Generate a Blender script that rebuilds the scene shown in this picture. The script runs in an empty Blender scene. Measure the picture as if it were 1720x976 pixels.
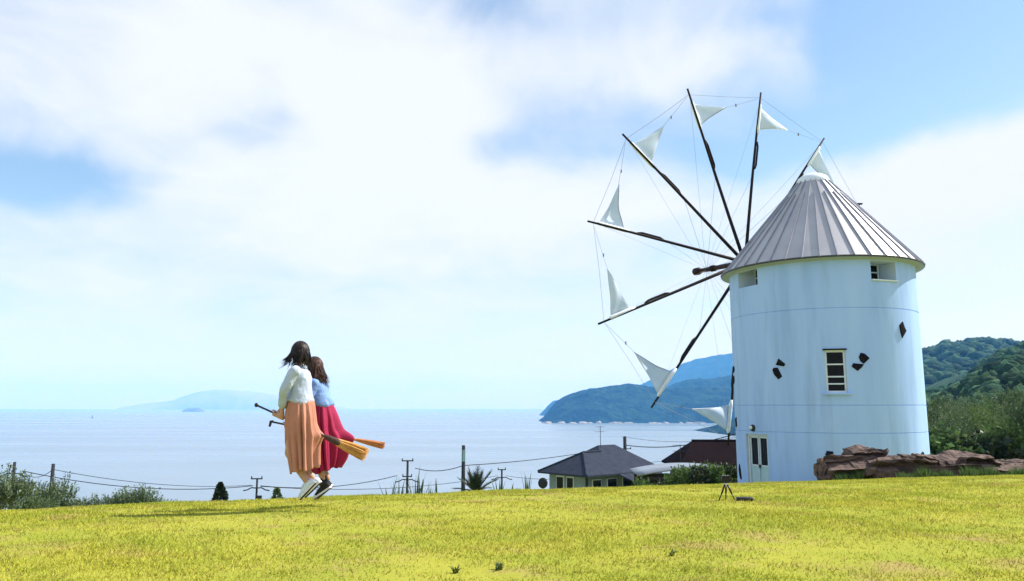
import bpy, math, random
import numpy as np
from mathutils import Vector, Matrix, noise
rnd = random.Random(7)
rng = np.random.default_rng(11)
sc = bpy.context.scene
COL = sc.collection
R = math.radians

# ------------------------------------------------------------------ camera, sky, sun, exposure
PITCH = math.atan(0.15)
cam_d = bpy.data.cameras.new('camera'); cam = bpy.data.objects.new('camera', cam_d); COL.objects.link(cam)
cam_d.sensor_width = 36; cam_d.lens = 36 * 1300 / 1720
cam_d.clip_start = 0.1; cam_d.clip_end = 90000
cam.location = (0, 0, 0); cam.rotation_euler = (math.pi / 2 + PITCH, 0, 0)
sc.camera = cam
sc.cycles.volume_bounces = 3

SUN_EL, SUN_AZ = R(46), R(73)          # azimuth clockwise from +Y
sun_dir = Vector((math.sin(SUN_AZ) * math.cos(SUN_EL), math.cos(SUN_AZ) * math.cos(SUN_EL), math.sin(SUN_EL)))
sd = bpy.data.lights.new('sun', 'SUN'); sd.energy = 5.0; sd.angle = R(0.55); sd.color = (1, .955, .88)
so = bpy.data.objects.new('sun', sd); COL.objects.link(so); so.rotation_euler = sun_dir.to_track_quat('Z', 'Y').to_euler()
so.location = (60, 20, 80)

sc.view_settings.view_transform = 'Standard'; sc.view_settings.look = 'None'
sc.view_settings.exposure = 0.78; sc.view_settings.gamma = 1; sc.view_settings.use_curve_mapping = False

def build_world():
    w = bpy.data.worlds.new('World'); sc.world = w; w.use_nodes = True
    nt = w.node_tree; N = nt.nodes; L = nt.links; N.clear()
    def nd(t, **k):
        n = N.new(t)
        for a, b in k.items(): setattr(n, a, b)
        return n
    def m(op, a, b=None, c=None, clamp=False):
        n = nd('ShaderNodeMath', operation=op, use_clamp=clamp)
        for i, v in enumerate((a, b, c)):
            if v is None: continue
            if isinstance(v, (int, float)): n.inputs[i].default_value = v
            else: L.new(v, n.inputs[i])
        return n.outputs[0]
    out = nd('ShaderNodeOutputWorld')
    sky = nd('ShaderNodeTexSky', sky_type='NISHITA')
    sky.sun_disc = False; sky.sun_elevation = SUN_EL; sky.sun_rotation = SUN_AZ
    sky.altitude = 60; sky.air_density = 1.3; sky.dust_density = 0.3; sky.ozone_density = 2.2
    b1 = nd('ShaderNodeBackground'); b1.inputs[1].default_value = 0.095
    L.new(sky.outputs[0], b1.inputs[0])
    tc = nd('ShaderNodeTexCoord')
    sep = nd('ShaderNodeSeparateXYZ'); L.new(tc.outputs['Generated'], sep.inputs[0])
    x, y, z = sep.outputs
    zc = m('ADD', m('MAXIMUM', z, 0.0), 0.22)
    comb = nd('ShaderNodeCombineXYZ'); L.new(m('DIVIDE', x, zc), comb.inputs[0]); L.new(m('DIVIDE', y, zc), comb.inputs[1])
    n1 = nd('ShaderNodeTexNoise'); n1.inputs['Scale'].default_value = 1.35; n1.inputs['Detail'].default_value = 5; n1.inputs['Roughness'].default_value = .5
    n1.inputs['Distortion'].default_value = .5; L.new(comb.outputs[0], n1.inputs['Vector'])
    n2 = nd('ShaderNodeTexNoise'); n2.inputs['Scale'].default_value = 3.4; n2.inputs['Detail'].default_value = 6; n2.inputs['Roughness'].default_value = .62
    n2.inputs['Distortion'].default_value = .8; L.new(comb.outputs[0], n2.inputs['Vector'])
    # warped azimuth / elevation for the openings in the cloud sheet
    nw = nd('ShaderNodeTexNoise'); nw.inputs['Scale'].default_value = 4.0; nw.inputs['Detail'].default_value = 5
    L.new(tc.outputs['Generated'], nw.inputs['Vector'])
    ws = nd('ShaderNodeSeparateXYZ'); L.new(nw.outputs['Color'], ws.inputs[0])
    az = m('ADD', m('ARCTAN2', x, y), m('MULTIPLY', m('SUBTRACT', ws.outputs[0], .5), .42))
    el = m('ADD', m('ARCSINE', z), m('MULTIPLY', m('SUBTRACT', ws.outputs[1], .5), .2))
    val = m('ADD', m('MULTIPLY', n1.outputs[0], .8), m('MULTIPLY', n2.outputs[0], .58))     # about 0.35 .. 1.0
    blobs = [(-33, 15.2, 6, 2.1, -.62), (29, 25, 9, 3.6, -.5), (24, 19.8, 8, 2.3, -.50), (35, 19, 7, 3.2, -.4), (8, 20.5, 7, 2.6, -.24),
             (-1, 29, 5, 2.0, -.30), (-17, 22.5, 4, 1.2, -.08), (17, 18.5, 6, 1.6, -.25), (-20, 19.5, 6, .9, -.16),
             (-22, 24, 16, 5, .45), (-5, 20, 8, 5, .4), (32, 14.5, 9, 2.6, .5), (13, 25.5, 6, 1.8, .34), (20, 25, 4, 1.4, .2), (-4, 14, 22, 4, .3)]
    for a0, e0, ra, re, amt in blobs:
        d = m('ADD', m('POWER', m('ABSOLUTE', m('DIVIDE', m('SUBTRACT', az, R(a0)), R(ra))), 2), m('POWER', m('ABSOLUTE', m('DIVIDE', m('SUBTRACT', el, R(e0)), R(re))), 2))
        g = m('EXPONENT', m('MULTIPLY', d, -1.0))
        val = m('ADD', val, m('MULTIPLY', g, amt))
    ramp = nd('ShaderNodeMapRange', interpolation_type='SMOOTHSTEP'); ramp.inputs[1].default_value = .22; ramp.inputs[2].default_value = 1.06
    ramp.inputs[3].default_value = .0; ramp.inputs[4].default_value = 1.0
    L.new(val, ramp.inputs[0])
    b2 = nd('ShaderNodeBackground'); b2.inputs[0].default_value = (.92, .955, 1, 1); b2.inputs[1].default_value = 0.60
    mx = nd('ShaderNodeMixShader'); L.new(ramp.outputs[0], mx.inputs[0]); L.new(b1.outputs[0], mx.inputs[1]); L.new(b2.outputs[0], mx.inputs[2])
    L.new(mx.outputs[0], out.inputs[0])
build_world()

# ------------------------------------------------------------------ helpers
def link(o, parent=None):
    COL.objects.link(o)
    if parent is not None: o.parent = parent
    return o
def tag(o, label=None, cat=None, group=None, kind=None):
    if label: o['label'] = label
    if cat: o['category'] = cat
    if group: o['group'] = group
    if kind: o['kind'] = kind
    return o
def empty(name, loc, rz=0.0):
    o = bpy.data.objects.new(name, None); COL.objects.link(o)
    o.location = loc; o.rotation_euler = (0, 0, rz); o.empty_display_size = .2
    return o
def mesh_np(name, V, F, mat=None, smooth=False):
    me = bpy.data.meshes.new(name)
    V = np.asarray(V, dtype=np.float32); F = np.asarray(F, dtype=np.int32)
    k = F.shape[1]
    me.vertices.add(len(V)); me.vertices.foreach_set('co', V.ravel())
    me.loops.add(F.size); me.loops.foreach_set('vertex_index', F.ravel())
    me.polygons.add(len(F)); me.polygons.foreach_set('loop_start', np.arange(0, F.size, k, dtype=np.int32))
    me.polygons.foreach_set('loop_total', np.full(len(F), k, dtype=np.int32))
    me.update(calc_edges=True); me.validate()
    if smooth: me.polygons.foreach_set('use_smooth', np.ones(len(F), dtype=bool))
    if mat: me.materials.append(mat)
    return me
class MB:
    def __init__(s): s.v = []; s.f = []
    def add(s, vs, fs):
        o = len(s.v); s.v += [tuple(v) for v in vs]; s.f += [tuple(i + o for i in f) for f in fs]; return s
    def box(s, c, d, M=None):
        x, y, z = d[0] / 2, d[1] / 2, d[2] / 2; c = Vector(c)
        vs = [Vector((a * x, b * y, e * z)) for a in (-1, 1) for b in (-1, 1) for e in (-1, 1)]
        vs = [(M @ (v + c)) if M is not None else v + c for v in vs]
        return s.add(vs, [(0, 1, 3, 2), (4, 6, 7, 5), (0, 4, 5, 1), (2, 3, 7, 6), (0, 2, 6, 4), (1, 5, 7, 3)])
    def tube(s, pts, rad, n=8, cap=True, flat=1.0, up=(0, 0, 1)):
        pts = [Vector(p) for p in pts]
        if not hasattr(rad, '__len__'): rad = [rad] * len(pts)
        vs = []; fs = []; N = None
        for i, p in enumerate(pts):
            t = (pts[min(i + 1, len(pts) - 1)] - pts[max(i - 1, 0)]).normalized()
            if N is None:
                N = Vector(up).cross(t)
                if N.length < .05: N = Vector((1, 0.1, 0)).cross(t)
            N = (N - t * N.dot(t)).normalized()
            B = t.cross(N)
            for k in range(n):
                a = 2 * math.pi * k / n
                vs.append(p + N * math.cos(a) * rad[i] + B * math.sin(a) * rad[i] * flat)
        for i in range(len(pts) - 1):
            for k in range(n):
                fs.append((i * n + k, i * n + (k + 1) % n, (i + 1) * n + (k + 1) % n, (i + 1) * n + k))
        if cap:
            fs.append(tuple(range(n - 1, -1, -1))); fs.append(tuple(range((len(pts) - 1) * n, len(pts) * n)))
        return s.add(vs, fs)
    def capsule(s, p0, r0, p1, r1, n=12):
        p0 = Vector(p0); p1 = Vector(p1); d = (p1 - p0).normalized()
        pts = []; rr = []
        for k in (1, .87, .5): pts.append(p0 - d * r0 * k); rr.append(r0 * math.sqrt(max(.002, 1 - k * k)))
        for k in (0, .25, .5, .75, 1): pts.append(p0.lerp(p1, k)); rr.append(r0 + (r1 - r0) * k)
        for k in (.5, .87, 1): pts.append(p1 + d * r1 * k); rr.append(r1 * math.sqrt(max(.002, 1 - k * k)))
        return s.tube(pts, rr, n)
    def chain(s, pts, rad, n=12):
        for i in range(len(pts) - 1): s.capsule(pts[i], rad[i], pts[i + 1], rad[i + 1], n)
        return s
    def sphere(s, c, r, nu=16, nv=10, M=None, fn=None):
        c = Vector(c); r = Vector(r) if hasattr(r, '__len__') else Vector((r, r, r)); vs = []; fs = []
        for j in range(nv + 1):
            th = math.pi * j / nv
            for i in range(nu):
                ph = 2 * math.pi * i / nu
                d = Vector((math.sin(th) * math.cos(ph), math.sin(th) * math.sin(ph), math.cos(th)))
                v = Vector((d.x * r.x, d.y * r.y, d.z * r.z))
                if fn: v = fn(d, v)
                vs.append((M @ v if M is not None else v) + c)
        for j in range(nv):
            for i in range(nu):
                a = j * nu + i; b = j * nu + (i + 1) % nu
                if j == 0: fs.append((a, (j + 1) * nu + i, (j + 1) * nu + (i + 1) % nu))
                elif j == nv - 1: fs.append((a, (j + 1) * nu + i, b))
                else: fs.append((a, (j + 1) * nu + i, (j + 1) * nu + (i + 1) % nu, b))
        return s.add(vs, fs)
    def rings(s, rs, closed=True, cap=False):
        n = len(rs[0]); vs = [v for r in rs for v in r]; fs = []
        for i in range(len(rs) - 1):
            for k in range(n if closed else n - 1):
                fs.append((i * n + k, i * n + (k + 1) % n, (i + 1) * n + (k + 1) % n, (i + 1) * n + k))
        if cap: fs += [tuple(range(n - 1, -1, -1)), tuple(range((len(rs) - 1) * n, len(rs) * n))]
        return s.add(vs, fs)
    def mesh(s, name, mat=None, smooth=False):
        me = bpy.data.meshes.new(name); me.from_pydata(s.v, [], s.f); me.update()
        if smooth:
            for p in me.polygons: p.use_smooth = True
        if mat: me.materials.append(mat)
        return me
    def build(s, name, mat, parent=None, smooth=False):
        return link(bpy.data.objects.new(name, s.mesh(name, mat, smooth)), parent)
def inst(name, me, parent=None, M=None):
    o = link(bpy.data.objects.new(name, me), parent)
    if M is not None: o.matrix_local = M
    return o
def fix_normals(o):
    import bmesh
    bm = bmesh.new(); bm.from_mesh(o.data); bmesh.ops.recalc_face_normals(bm, faces=bm.faces); bm.to_mesh(o.data); bm.free()
    return o
def remesh(o, vox, smooth=4):
    md = o.modifiers.new('remesh', 'REMESH'); md.mode = 'VOXEL'; md.voxel_size = vox; md.use_smooth_shade = True
    if smooth:
        ms = o.modifiers.new('smooth', 'SMOOTH'); ms.iterations = smooth; ms.factor = .5
    return o

# ------------------------------------------------------------------ materials
def mat(name, c1, c2=None, scale=5.0, rough=.7, bump=0.0, bscale=None, detail=5, spec=.3, metal=0.0, lo=.35, hi=.65, stretch=None, island=0.0, c3=None, s3=1.0, lo3=.55, hi3=.7, bdist=.02, trans=0.0, coord='P'):
    m = bpy.data.materials.new(name); m.use_nodes = True
    nt = m.node_tree; N = nt.nodes; L = nt.links
    b = N['Principled BSDF']; b.inputs['Roughness'].default_value = rough; b.inputs['Metallic'].default_value = metal
    b.inputs['Specular IOR Level'].default_value = spec
    b.inputs['Base Color'].default_value = (*c1, 1)
    geo = N.new('ShaderNodeNewGeometry')
    vec = geo.outputs['Position']
    if coord == 'O': vec = N.new('ShaderNodeTexCoord').outputs['Object']
    if stretch:
        mp = N.new('ShaderNodeMapping'); mp.inputs['Scale'].default_value = stretch; L.new(vec, mp.inputs[0]); vec = mp.outputs[0]
    col = None
    if c2:
        nz = N.new('ShaderNodeTexNoise'); nz.inputs['Scale'].default_value = scale; nz.inputs['Detail'].default_value = detail; L.new(vec, nz.inputs['Vector'])
        mr = N.new('ShaderNodeMapRange'); mr.inputs[1].default_value = lo; mr.inputs[2].default_value = hi; L.new(nz.outputs[0], mr.inputs[0])
        mx = N.new('ShaderNodeMix'); mx.data_type = 'RGBA'; L.new(mr.outputs[0], mx.inputs[0])
        mx.inputs[6].default_value = (*c1, 1); mx.inputs[7].default_value = (*c2, 1); col = mx.outputs[2]
    if c3:
        nz = N.new('ShaderNodeTexNoise'); nz.inputs['Scale'].default_value = s3; nz.inputs['Detail'].default_value = 6; nz.inputs['Roughness'].default_value = .6; L.new(vec, nz.inputs['Vector'])
        mr = N.new('ShaderNodeMapRange'); mr.inputs[1].default_value = lo3; mr.inputs[2].default_value = hi3; L.new(nz.outputs[0], mr.inputs[0])
        mx = N.new('ShaderNodeMix'); mx.data_type = 'RGBA'; L.new(mr.outputs[0], mx.inputs[0])
        if col: L.new(col, mx.inputs[6])
        else: mx.inputs[6].default_value = (*c1, 1)
        mx.inputs[7].default_value = (*c3, 1); col = mx.outputs[2]
    if island:
        mr = N.new('ShaderNodeMapRange'); mr.inputs[3].default_value = 1 - island; mr.inputs[4].default_value = 1 + island; L.new(geo.outputs['Random Per Island'], mr.inputs[0])
        hv = N.new('ShaderNodeHueSaturation'); L.new(mr.outputs[0], hv.inputs['Value'])
        if col: L.new(col, hv.inputs['Color'])
        else: hv.inputs['Color'].default_value = (*c1, 1)
        col = hv.outputs[0]
    if col: L.new(col, b.inputs['Base Color'])
    if bump:
        nb = N.new('ShaderNodeTexNoise'); nb.inputs['Scale'].default_value = bscale or scale; nb.inputs['Detail'].default_value = 7; L.new(vec, nb.inputs['Vector'])
        bp = N.new('ShaderNodeBump'); bp.inputs['Strength'].default_value = bump; bp.inputs['Distance'].default_value = bdist
        L.new(nb.outputs[0], bp.inputs['Height']); L.new(bp.outputs[0], b.inputs['Normal'])
    if trans:
        tr = N.new('ShaderNodeBsdfTranslucent'); ms = N.new('ShaderNodeMixShader'); ms.inputs[0].default_value = trans
        if col: L.new(col, tr.inputs[0])
        else: tr.inputs[0].default_value = (*c1, 1)
        L.new(b.outputs[0], ms.inputs[1]); L.new(tr.outputs[0], ms.inputs[2]); L.new(ms.outputs[0], N['Material Output'].inputs[0])
    return m
M = {}
M['lawn'] = mat('lawn', (.30, .295, .045), (.235, .26, .034), scale=1.3, rough=.95, bump=.5, bscale=30, spec=.05, c3=(.30, .22, .09), s3=1.4, lo3=.54, hi3=.76)
M['blade'] = mat('grass_blade', (.435, .425, .060), (.315, .355, .045), scale=1.3, rough=.85, spec=.08, island=.45, c3=(.36, .27, .11), s3=1.4, lo3=.54, hi3=.76, trans=.35)
M['tuft'] = mat('tuft_blade', (.20, .24, .024), (.32, .32, .038), scale=1.3, rough=.85, spec=.08, island=.5, trans=.3)
M['dry'] = mat('dry_blade', (.44, .32, .12), (.34, .25, .08), scale=2, rough=.9, spec=.05, island=.4, trans=.25)
M['weed'] = mat('weed', (.05, .09, .02), (.09, .12, .03), scale=20, island=.3, rough=.7)
M['scrub'] = mat('scrub', (.07, .10, .03), (.12, .12, .05), scale=.2, rough=.9)
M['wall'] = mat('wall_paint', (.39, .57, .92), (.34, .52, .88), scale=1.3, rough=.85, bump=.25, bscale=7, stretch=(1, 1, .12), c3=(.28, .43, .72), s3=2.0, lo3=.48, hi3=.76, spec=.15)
M['reveal'] = mat('reveal_paint', (.55, .66, .78), (.50, .61, .73), scale=3, rough=.8)
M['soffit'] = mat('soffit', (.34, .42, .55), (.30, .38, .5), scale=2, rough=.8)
M['roof'] = mat('roof_metal', (.42, .425, .46), (.36, .365, .40), scale=1.2, rough=.42, spec=.5, metal=.25, island=.0, stretch=(1, 1, .5))
M['roof_seam'] = mat('roof_seam', (.33, .34, .40), (.26, .27, .32), scale=2, rough=.45, metal=.25)
M['cap'] = mat('cap_metal', (.74, .80, .86), (.65, .72, .8), scale=3, rough=.35, spec=.5)
M['black_edge'] = mat('gutter', (.05, .05, .06), rough=.5)
M['timber'] = mat('dark_timber', (.016, .012, .012), (.026, .018, .016), spec=.1, scale=8, rough=.75, bump=.3, bscale=30)
M['timber_red'] = mat('axle_timber', (.035, .012, .012), (.02, .009, .009), scale=6, rough=.6, spec=.15)
M['rope'] = mat('rope', (.22, .24, .27), rough=.8)
M['sail'] = mat('sailcloth', (.70, .81, .93), (.77, .85, .94), scale=2.5, rough=.85, bump=.35, bscale=7, trans=.35, spec=.1)
M['sail_hem'] = mat('sail_hem', (.80, .84, .88), (.7, .76, .8), scale=6, rough=.8)
M['glass'] = mat('dark_glass', (.003, .004, .005), rough=.12, spec=.12)
M['frame'] = mat('white_frame', (.64, .72, .80), (.57, .65, .73), scale=6, rough=.5)
M['door'] = mat('door_paint', (.42, .60, .66), (.36, .53, .60), scale=3, rough=.6)
M['stone'] = mat('dark_stone', (.006, .006, .009), (.014, .013, .015), scale=9, rough=.9, spec=.08, bump=.6, bscale=14)
M['concrete'] = mat('concrete', (.62, .62, .60), (.5, .5, .48), scale=3, rough=.9, bump=.2, bscale=20)
M['lamp'] = mat('lamp_black', (.02, .02, .025), rough=.3)
M['lampglass'] = mat('lamp_glass', (.7, .75, .8), rough=.2)
M['rock'] = mat('rock', (.072, .047, .042), (.160, .108, .092), scale=2.2, rough=.9, bump=1.0, bscale=7, bdist=.06, c3=(.025, .016, .017), s3=3.5, lo3=.5, hi3=.68, stretch=(.6, 1, 4.0))
M['skin'] = mat('skin', (.52, .30, .21), (.46, .25, .17), scale=8, rough=.55)
M['hairA'] = mat('hair_dark', (.006, .004, .004), (.022, .014, .011), scale=25, rough=.45, spec=.25, island=.4)
M['hairB'] = mat('hair_brown', (.026, .010, .008), (.07, .03, .018), scale=25, rough=.45, spec=.25, island=.4)
M['shirtA'] = mat('shirt_white', (.38, .45, .59), (.45, .52, .64), scale=6, rough=.85, bump=.45, bscale=9, bdist=.05, stretch=(1.3, 1, .5))
M['shirtB'] = mat('shirt_blue', (.14, .25, .55), (.20, .33, .62), scale=6, rough=.85, bump=.45, bscale=9, bdist=.05, stretch=(1.3, 1, .5))
M['skirtA'] = mat('skirt_salmon', (.42, .185, .125), (.48, .22, .15), scale=5, rough=.85, bump=.25, bscale=30, bdist=.01)
M['skirtB'] = mat('skirt_magenta', (.26, .006, .050), (.31, .010, .062), scale=5, rough=.8, bump=.2, bscale=30, bdist=.01)
M['shoe_white'] = mat('shoe_white', (.66, .72, .82), (.6, .67, .78), scale=20, rough=.7)
M['rubber_white'] = mat('rubber_white', (.78, .78, .76), (.66, .66, .64), scale=30, rough=.5)
M['rubber_dark'] = mat('rubber_dark', (.05, .035, .035), rough=.8)
M['shoe_black'] = mat('shoe_black', (.012, .012, .016), (.02, .02, .024), scale=20, rough=.75)
M['broomstick'] = mat('broomstick', (.022, .016, .016), (.04, .028, .024), scale=15, rough=.5)
M['wrap'] = mat('broom_wrap', (.05, .03, .025), (.085, .05, .04), scale=40, rough=.8)
M['straw'] = mat('straw', (.58, .30, .08), (.68, .38, .13), scale=20, rough=.8, island=.35)
M['strawB'] = mat('straw_red', (.50, .20, .07), (.56, .24, .10), scale=20, rough=.8, island=.3)
M['leafO'] = mat('olive_leaf', (.072, .12, .052), (.128, .175, .088), scale=3, rough=.75, island=.55, trans=.25, spec=.15)
M['leafG'] = mat('green_leaf', (.070, .135, .040), (.125, .185, .06), scale=2, rough=.8, island=.5, trans=.25, spec=.15)
M['leafM'] = mat('mid_dark_leaf', (.042, .086, .032), (.08, .125, .052), scale=2, rough=.6, island=.4, trans=.2)  # mid-dark green, sets some olive crowns apart from their neighbours
M['leafD'] = mat('dark_leaf', (.015, .028, .014), (.03, .045, .02), scale=2, rough=.6, island=.4)
M['leafP'] = mat('pale_leaf', (.08, .125, .07), (.13, .175, .10), scale=3, rough=.6, island=.4, trans=.2)
M['bark'] = mat('bark', (.10, .075, .055), (.16, .125, .10), scale=9, rough=.9, bump=.6, bscale=20)
M['forest'] = mat('forest', (.018, .052, .032), (.048, .090, .042), scale=.06, rough=.95, island=.6, bump=1.0, bscale=1.1, bdist=.9, spec=.05)
M['farhill'] = mat('wooded_hill', (.003, .013, .010), (.018, .046, .026), scale=.014, rough=.95, bump=1.0, bscale=.05, bdist=30, detail=10, spec=.03, lo=.42, hi=.6)
M['hazedisle'] = mat('hazed_island', (.30, .27, .24), (.24, .23, .19), scale=.004, rough=.95, bump=.6, bscale=.01, bdist=20, spec=.03)  # distance haze put into the base colour: paler so the island stands out less
M['shore'] = mat('shore_rock', (.30, .26, .22), (.42, .38, .33), scale=.05, rough=.9)
M['islet'] = mat('islet_rock', (.10, .09, .12), (.14, .12, .14), scale=.02, rough=.95)
M['tileG'] = mat('roof_tile_grey', (.036, .044, .068), (.027, .033, .052), scale=1.5, rough=.9, spec=.05)
M['tileB'] = mat('roof_tile_brown', (.009, .005, .006), (.013, .007, .008), scale=1.2, rough=1.0, spec=.02)
M['housewall'] = mat('house_wall', (.19, .26, .30), (.16, .22, .26), scale=1.5, rough=.85)
M['housedark'] = mat('dark_wood', (.03, .022, .022), rough=.8)
M['palemetal'] = mat('pale_roof', (.20, .235, .29), (.17, .20, .25), scale=1.2, rough=.45, metal=.2)
M['polec'] = mat('pole_concrete', (.022, .026, .034), (.035, .037, .045), scale=4, rough=.9, spec=.08)
M['cable'] = mat('cable', (.02, .025, .035), rough=.9, spec=.05)
M['bluebox'] = mat('blue_box', (.25, .42, .55), (.2, .35, .48), scale=4, rough=.5)
M['blackplastic'] = mat('black_plastic', (.012, .012, .013), rough=.4)
M['alu'] = mat('aluminium', (.6, .6, .62), rough=.3, metal=.8)
M['buoy'] = mat('buoy', (.05, .04, .05), rough=.6)

def sea_mat():
    m = bpy.data.materials.new('sea_water'); m.use_nodes = True; nt = m.node_tree; N = nt.nodes; L = nt.links
    b = N['Principled BSDF']; b.inputs['Base Color'].default_value = (.17, .225, .28, 1); b.inputs['Roughness'].default_value = .22; b.inputs['IOR'].default_value = 1.333
    geo = N.new('ShaderNodeNewGeometry')
    def nz(sx, sy, det, ro=.5):
        mp = N.new('ShaderNodeMapping'); mp.inputs['Scale'].default_value = (sx, sy, 1); L.new(geo.outputs['Position'], mp.inputs[0])
        n = N.new('ShaderNodeTexNoise'); n.inputs['Scale'].default_value = 1; n.inputs['Detail'].default_value = det; n.inputs['Roughness'].default_value = ro; n.inputs['Distortion'].default_value = .4
        L.new(mp.outputs[0], n.inputs['Vector']); return n.outputs[0]
    a = nz(.05, .09, 6, .6)
    bp = N.new('ShaderNodeBump'); bp.inputs['Strength'].default_value = .12; bp.inputs['Distance'].default_value = 1.0; L.new(a, bp.inputs['Height']); L.new(bp.outputs[0], b.inputs['Normal'])
    # slicks: smoother streaks lying along the shore
    c = nz(.0011, .0062, 5)
    mr = N.new('ShaderNodeMapRange'); mr.inputs[1].default_value = .4; mr.inputs[2].default_value = .68; mr.inputs[3].default_value = .34; mr.inputs[4].default_value = .22; L.new(c, mr.inputs[0]); L.new(mr.outputs[0], b.inputs['Roughness'])
    return m
M['sea'] = sea_mat()

# ------------------------------------------------------------------ ground
SEA = -65.0
CU = np.array([-.72, -.66, -.43, -.246, .03, .292, .569, .66, .9])      # x / y
CS = np.array([.1335, .1320, .1197, .1146, .1030, .0972, .0882, .0848, .079])
def sstep(a, b, x):
    t = np.clip((x - a) / (b - a), 0, 1); return t * t * (3 - 2 * t)
def ground_z(x, y):
    x = np.asarray(x, float); y = np.asarray(y, float)
    u = np.clip(x / np.maximum(y, 5.0), -.75, .9)
    s = sum(np.interp(u + o, CU, CS) for o in (-.12, -.06, 0, .06, .12)) / 5
    h, d1 = 1.03, 6.0
    b = s * s / (4 * (h - d1 * s)); dc = (2 * d1 * b + s) / (2 * b)
    z = -h - b * np.maximum(0, np.minimum(y, dc) - d1) ** 2
    e = np.maximum(0, y - dc)
    right = sstep(.10, .24, u)
    z = z - s * e - (1 - right) * (.05 * e) - right * .0016 * e
    far = np.maximum(0, y - 38)
    grove = sstep(.46, .54, u)
    z = z - (1 - grove) * .045 * far + grove * .055 * far
    z = z - (1 - grove) * .05 * np.maximum(0, y - 95)
    z = z + .012 * np.sin(x * 1.7 + np.sin(y * .9)) * np.sin(y * 1.3 + x * .4) * (y < 40)
    near = (y < 40)
    z = z + near * (.012 * np.sin(x * 3.1 + 1.3 * np.sin(y * 2.3)) * np.sin(y * 2.9 + 1.1 * np.sin(x * 1.9)) + .008 * np.sin(x * 6.3 + 2 * np.sin(y * 3.7)) * np.sin(y * 5.1 + x))
    return np.maximum(z, SEA - 1.5)
def gz(x, y): return float(ground_z(x, y))
def spaced(lo, hi, n, k):
    t = np.linspace(np.arcsinh(lo / k), np.arcsinh(hi / k), n); return np.sinh(t) * k
def build_ground():
    xs = spaced(-420, 420, 300, 6); ys = np.concatenate([np.linspace(-30, 3, 14), 3 + spaced(.3, 620, 300, 12)])
    X, Y = np.meshgrid(xs, ys); Z = ground_z(X, Y)
    V = np.stack([X, Y, Z], -1).reshape(-1, 3); nx, ny = len(xs), len(ys)
    i = np.arange(nx * (ny - 1)).reshape(ny - 1, nx)[:, :-1].ravel()
    F = np.stack([i, i + 1, i + nx + 1, i + nx], 1)
    o = link(bpy.data.objects.new('ground', mesh_np('ground', V, F, M['lawn'], True)))
    tag(o, 'yellow green mown lawn sloping over the hilltop', kind='structure')
    s = 24000.0
    o = MB().add([(-s, -2500, SEA), (s, -2500, SEA), (s, 22500, SEA), (-s, 22500, SEA)], [(0, 1, 2, 3)]).build('sea', M['sea'])
    tag(o, 'calm silvery sea reaching the horizon', kind='structure')
build_ground()

def build_grass():
    n = 620000
    y = 3.6 + (rng.random(n) ** 1.25) * 19.5
    u = rng.uniform(-.74, .74, n); x = u * (y + .6)
    px = np.sin(x * 1.3 + 2 * np.sin(y * .7)) * np.sin(y * 1.7 + x * .6)
    keep = rng.random(n) < .62 + .38 * px
    x, y = x[keep], y[keep]; n = len(x); z = ground_z(x, y) - .004
    h = rng.uniform(.010, .030, n) * (1 + .35 * px[keep]) * (.85 + y * .02); w = rng.uniform(.0022, .0042, n) * (.8 + y * .09)
    a = rng.uniform(0, 2 * math.pi, n); lean = rng.uniform(.1, 1.1, n); la = rng.uniform(0, 2 * math.pi, n)
    dx, dy = np.cos(a) * w, np.sin(a) * w
    V = np.empty((n, 3, 3)); V[:, 0] = np.stack([x - dx, y - dy, z], 1); V[:, 1] = np.stack([x + dx, y + dy, z], 1)
    V[:, 2] = np.stack([x + np.cos(la) * h * lean, y + np.sin(la) * h * lean, z + h], 1)
    F = np.arange(3 * n).reshape(n, 3)
    o = link(bpy.data.objects.new('grass', mesh_np('grass', V.reshape(-1, 3), F, M['blade'])))
    tag(o, 'short sunlit yellow green grass covering the lawn', 'grass', kind='stuff')
build_grass()
def build_tufts(name, label, material, seed, nc, per, hlo, hhi, spread):
    g = np.random.default_rng(seed)
    cy = 4.0 + g.random(nc) ** 1.1 * 18; cx = g.uniform(-.73, .73, nc) * (cy + .5)
    y = np.repeat(cy, per) + g.normal(size=nc * per) * spread; x = np.repeat(cx, per) + g.normal(size=nc * per) * spread * 1.6
    n = len(x); z = ground_z(x, y) - .004; h = g.uniform(hlo, hhi, n) * np.repeat(g.uniform(.6, 1.3, nc), per); w = g.uniform(.002, .0042, n) * (.8 + y * .07)
    a = g.uniform(0, 6.28, n); la = g.uniform(0, 6.28, n); l_ = g.uniform(.2, 1.2, n)
    V = np.stack([np.stack([x - np.cos(a) * w, y - np.sin(a) * w, z], 1), np.stack([x + np.cos(a) * w, y + np.sin(a) * w, z], 1), np.stack([x + np.cos(la) * h * l_, y + np.sin(la) * h * l_, z + h], 1)], 1)
    tag(link(bpy.data.objects.new(name, mesh_np(name, V.reshape(-1, 3), np.arange(3 * n).reshape(n, 3), material))), label, 'grass', kind='stuff')
build_tufts('grass', 'slightly longer green tufts scattered through the lawn', M['tuft'], 31, 1300, 26, .014, .036, .05)
build_tufts('grass', 'dry straw coloured blades scattered through the lawn', M['dry'], 32, 1300, 26, .012, .034, .09)

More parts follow.
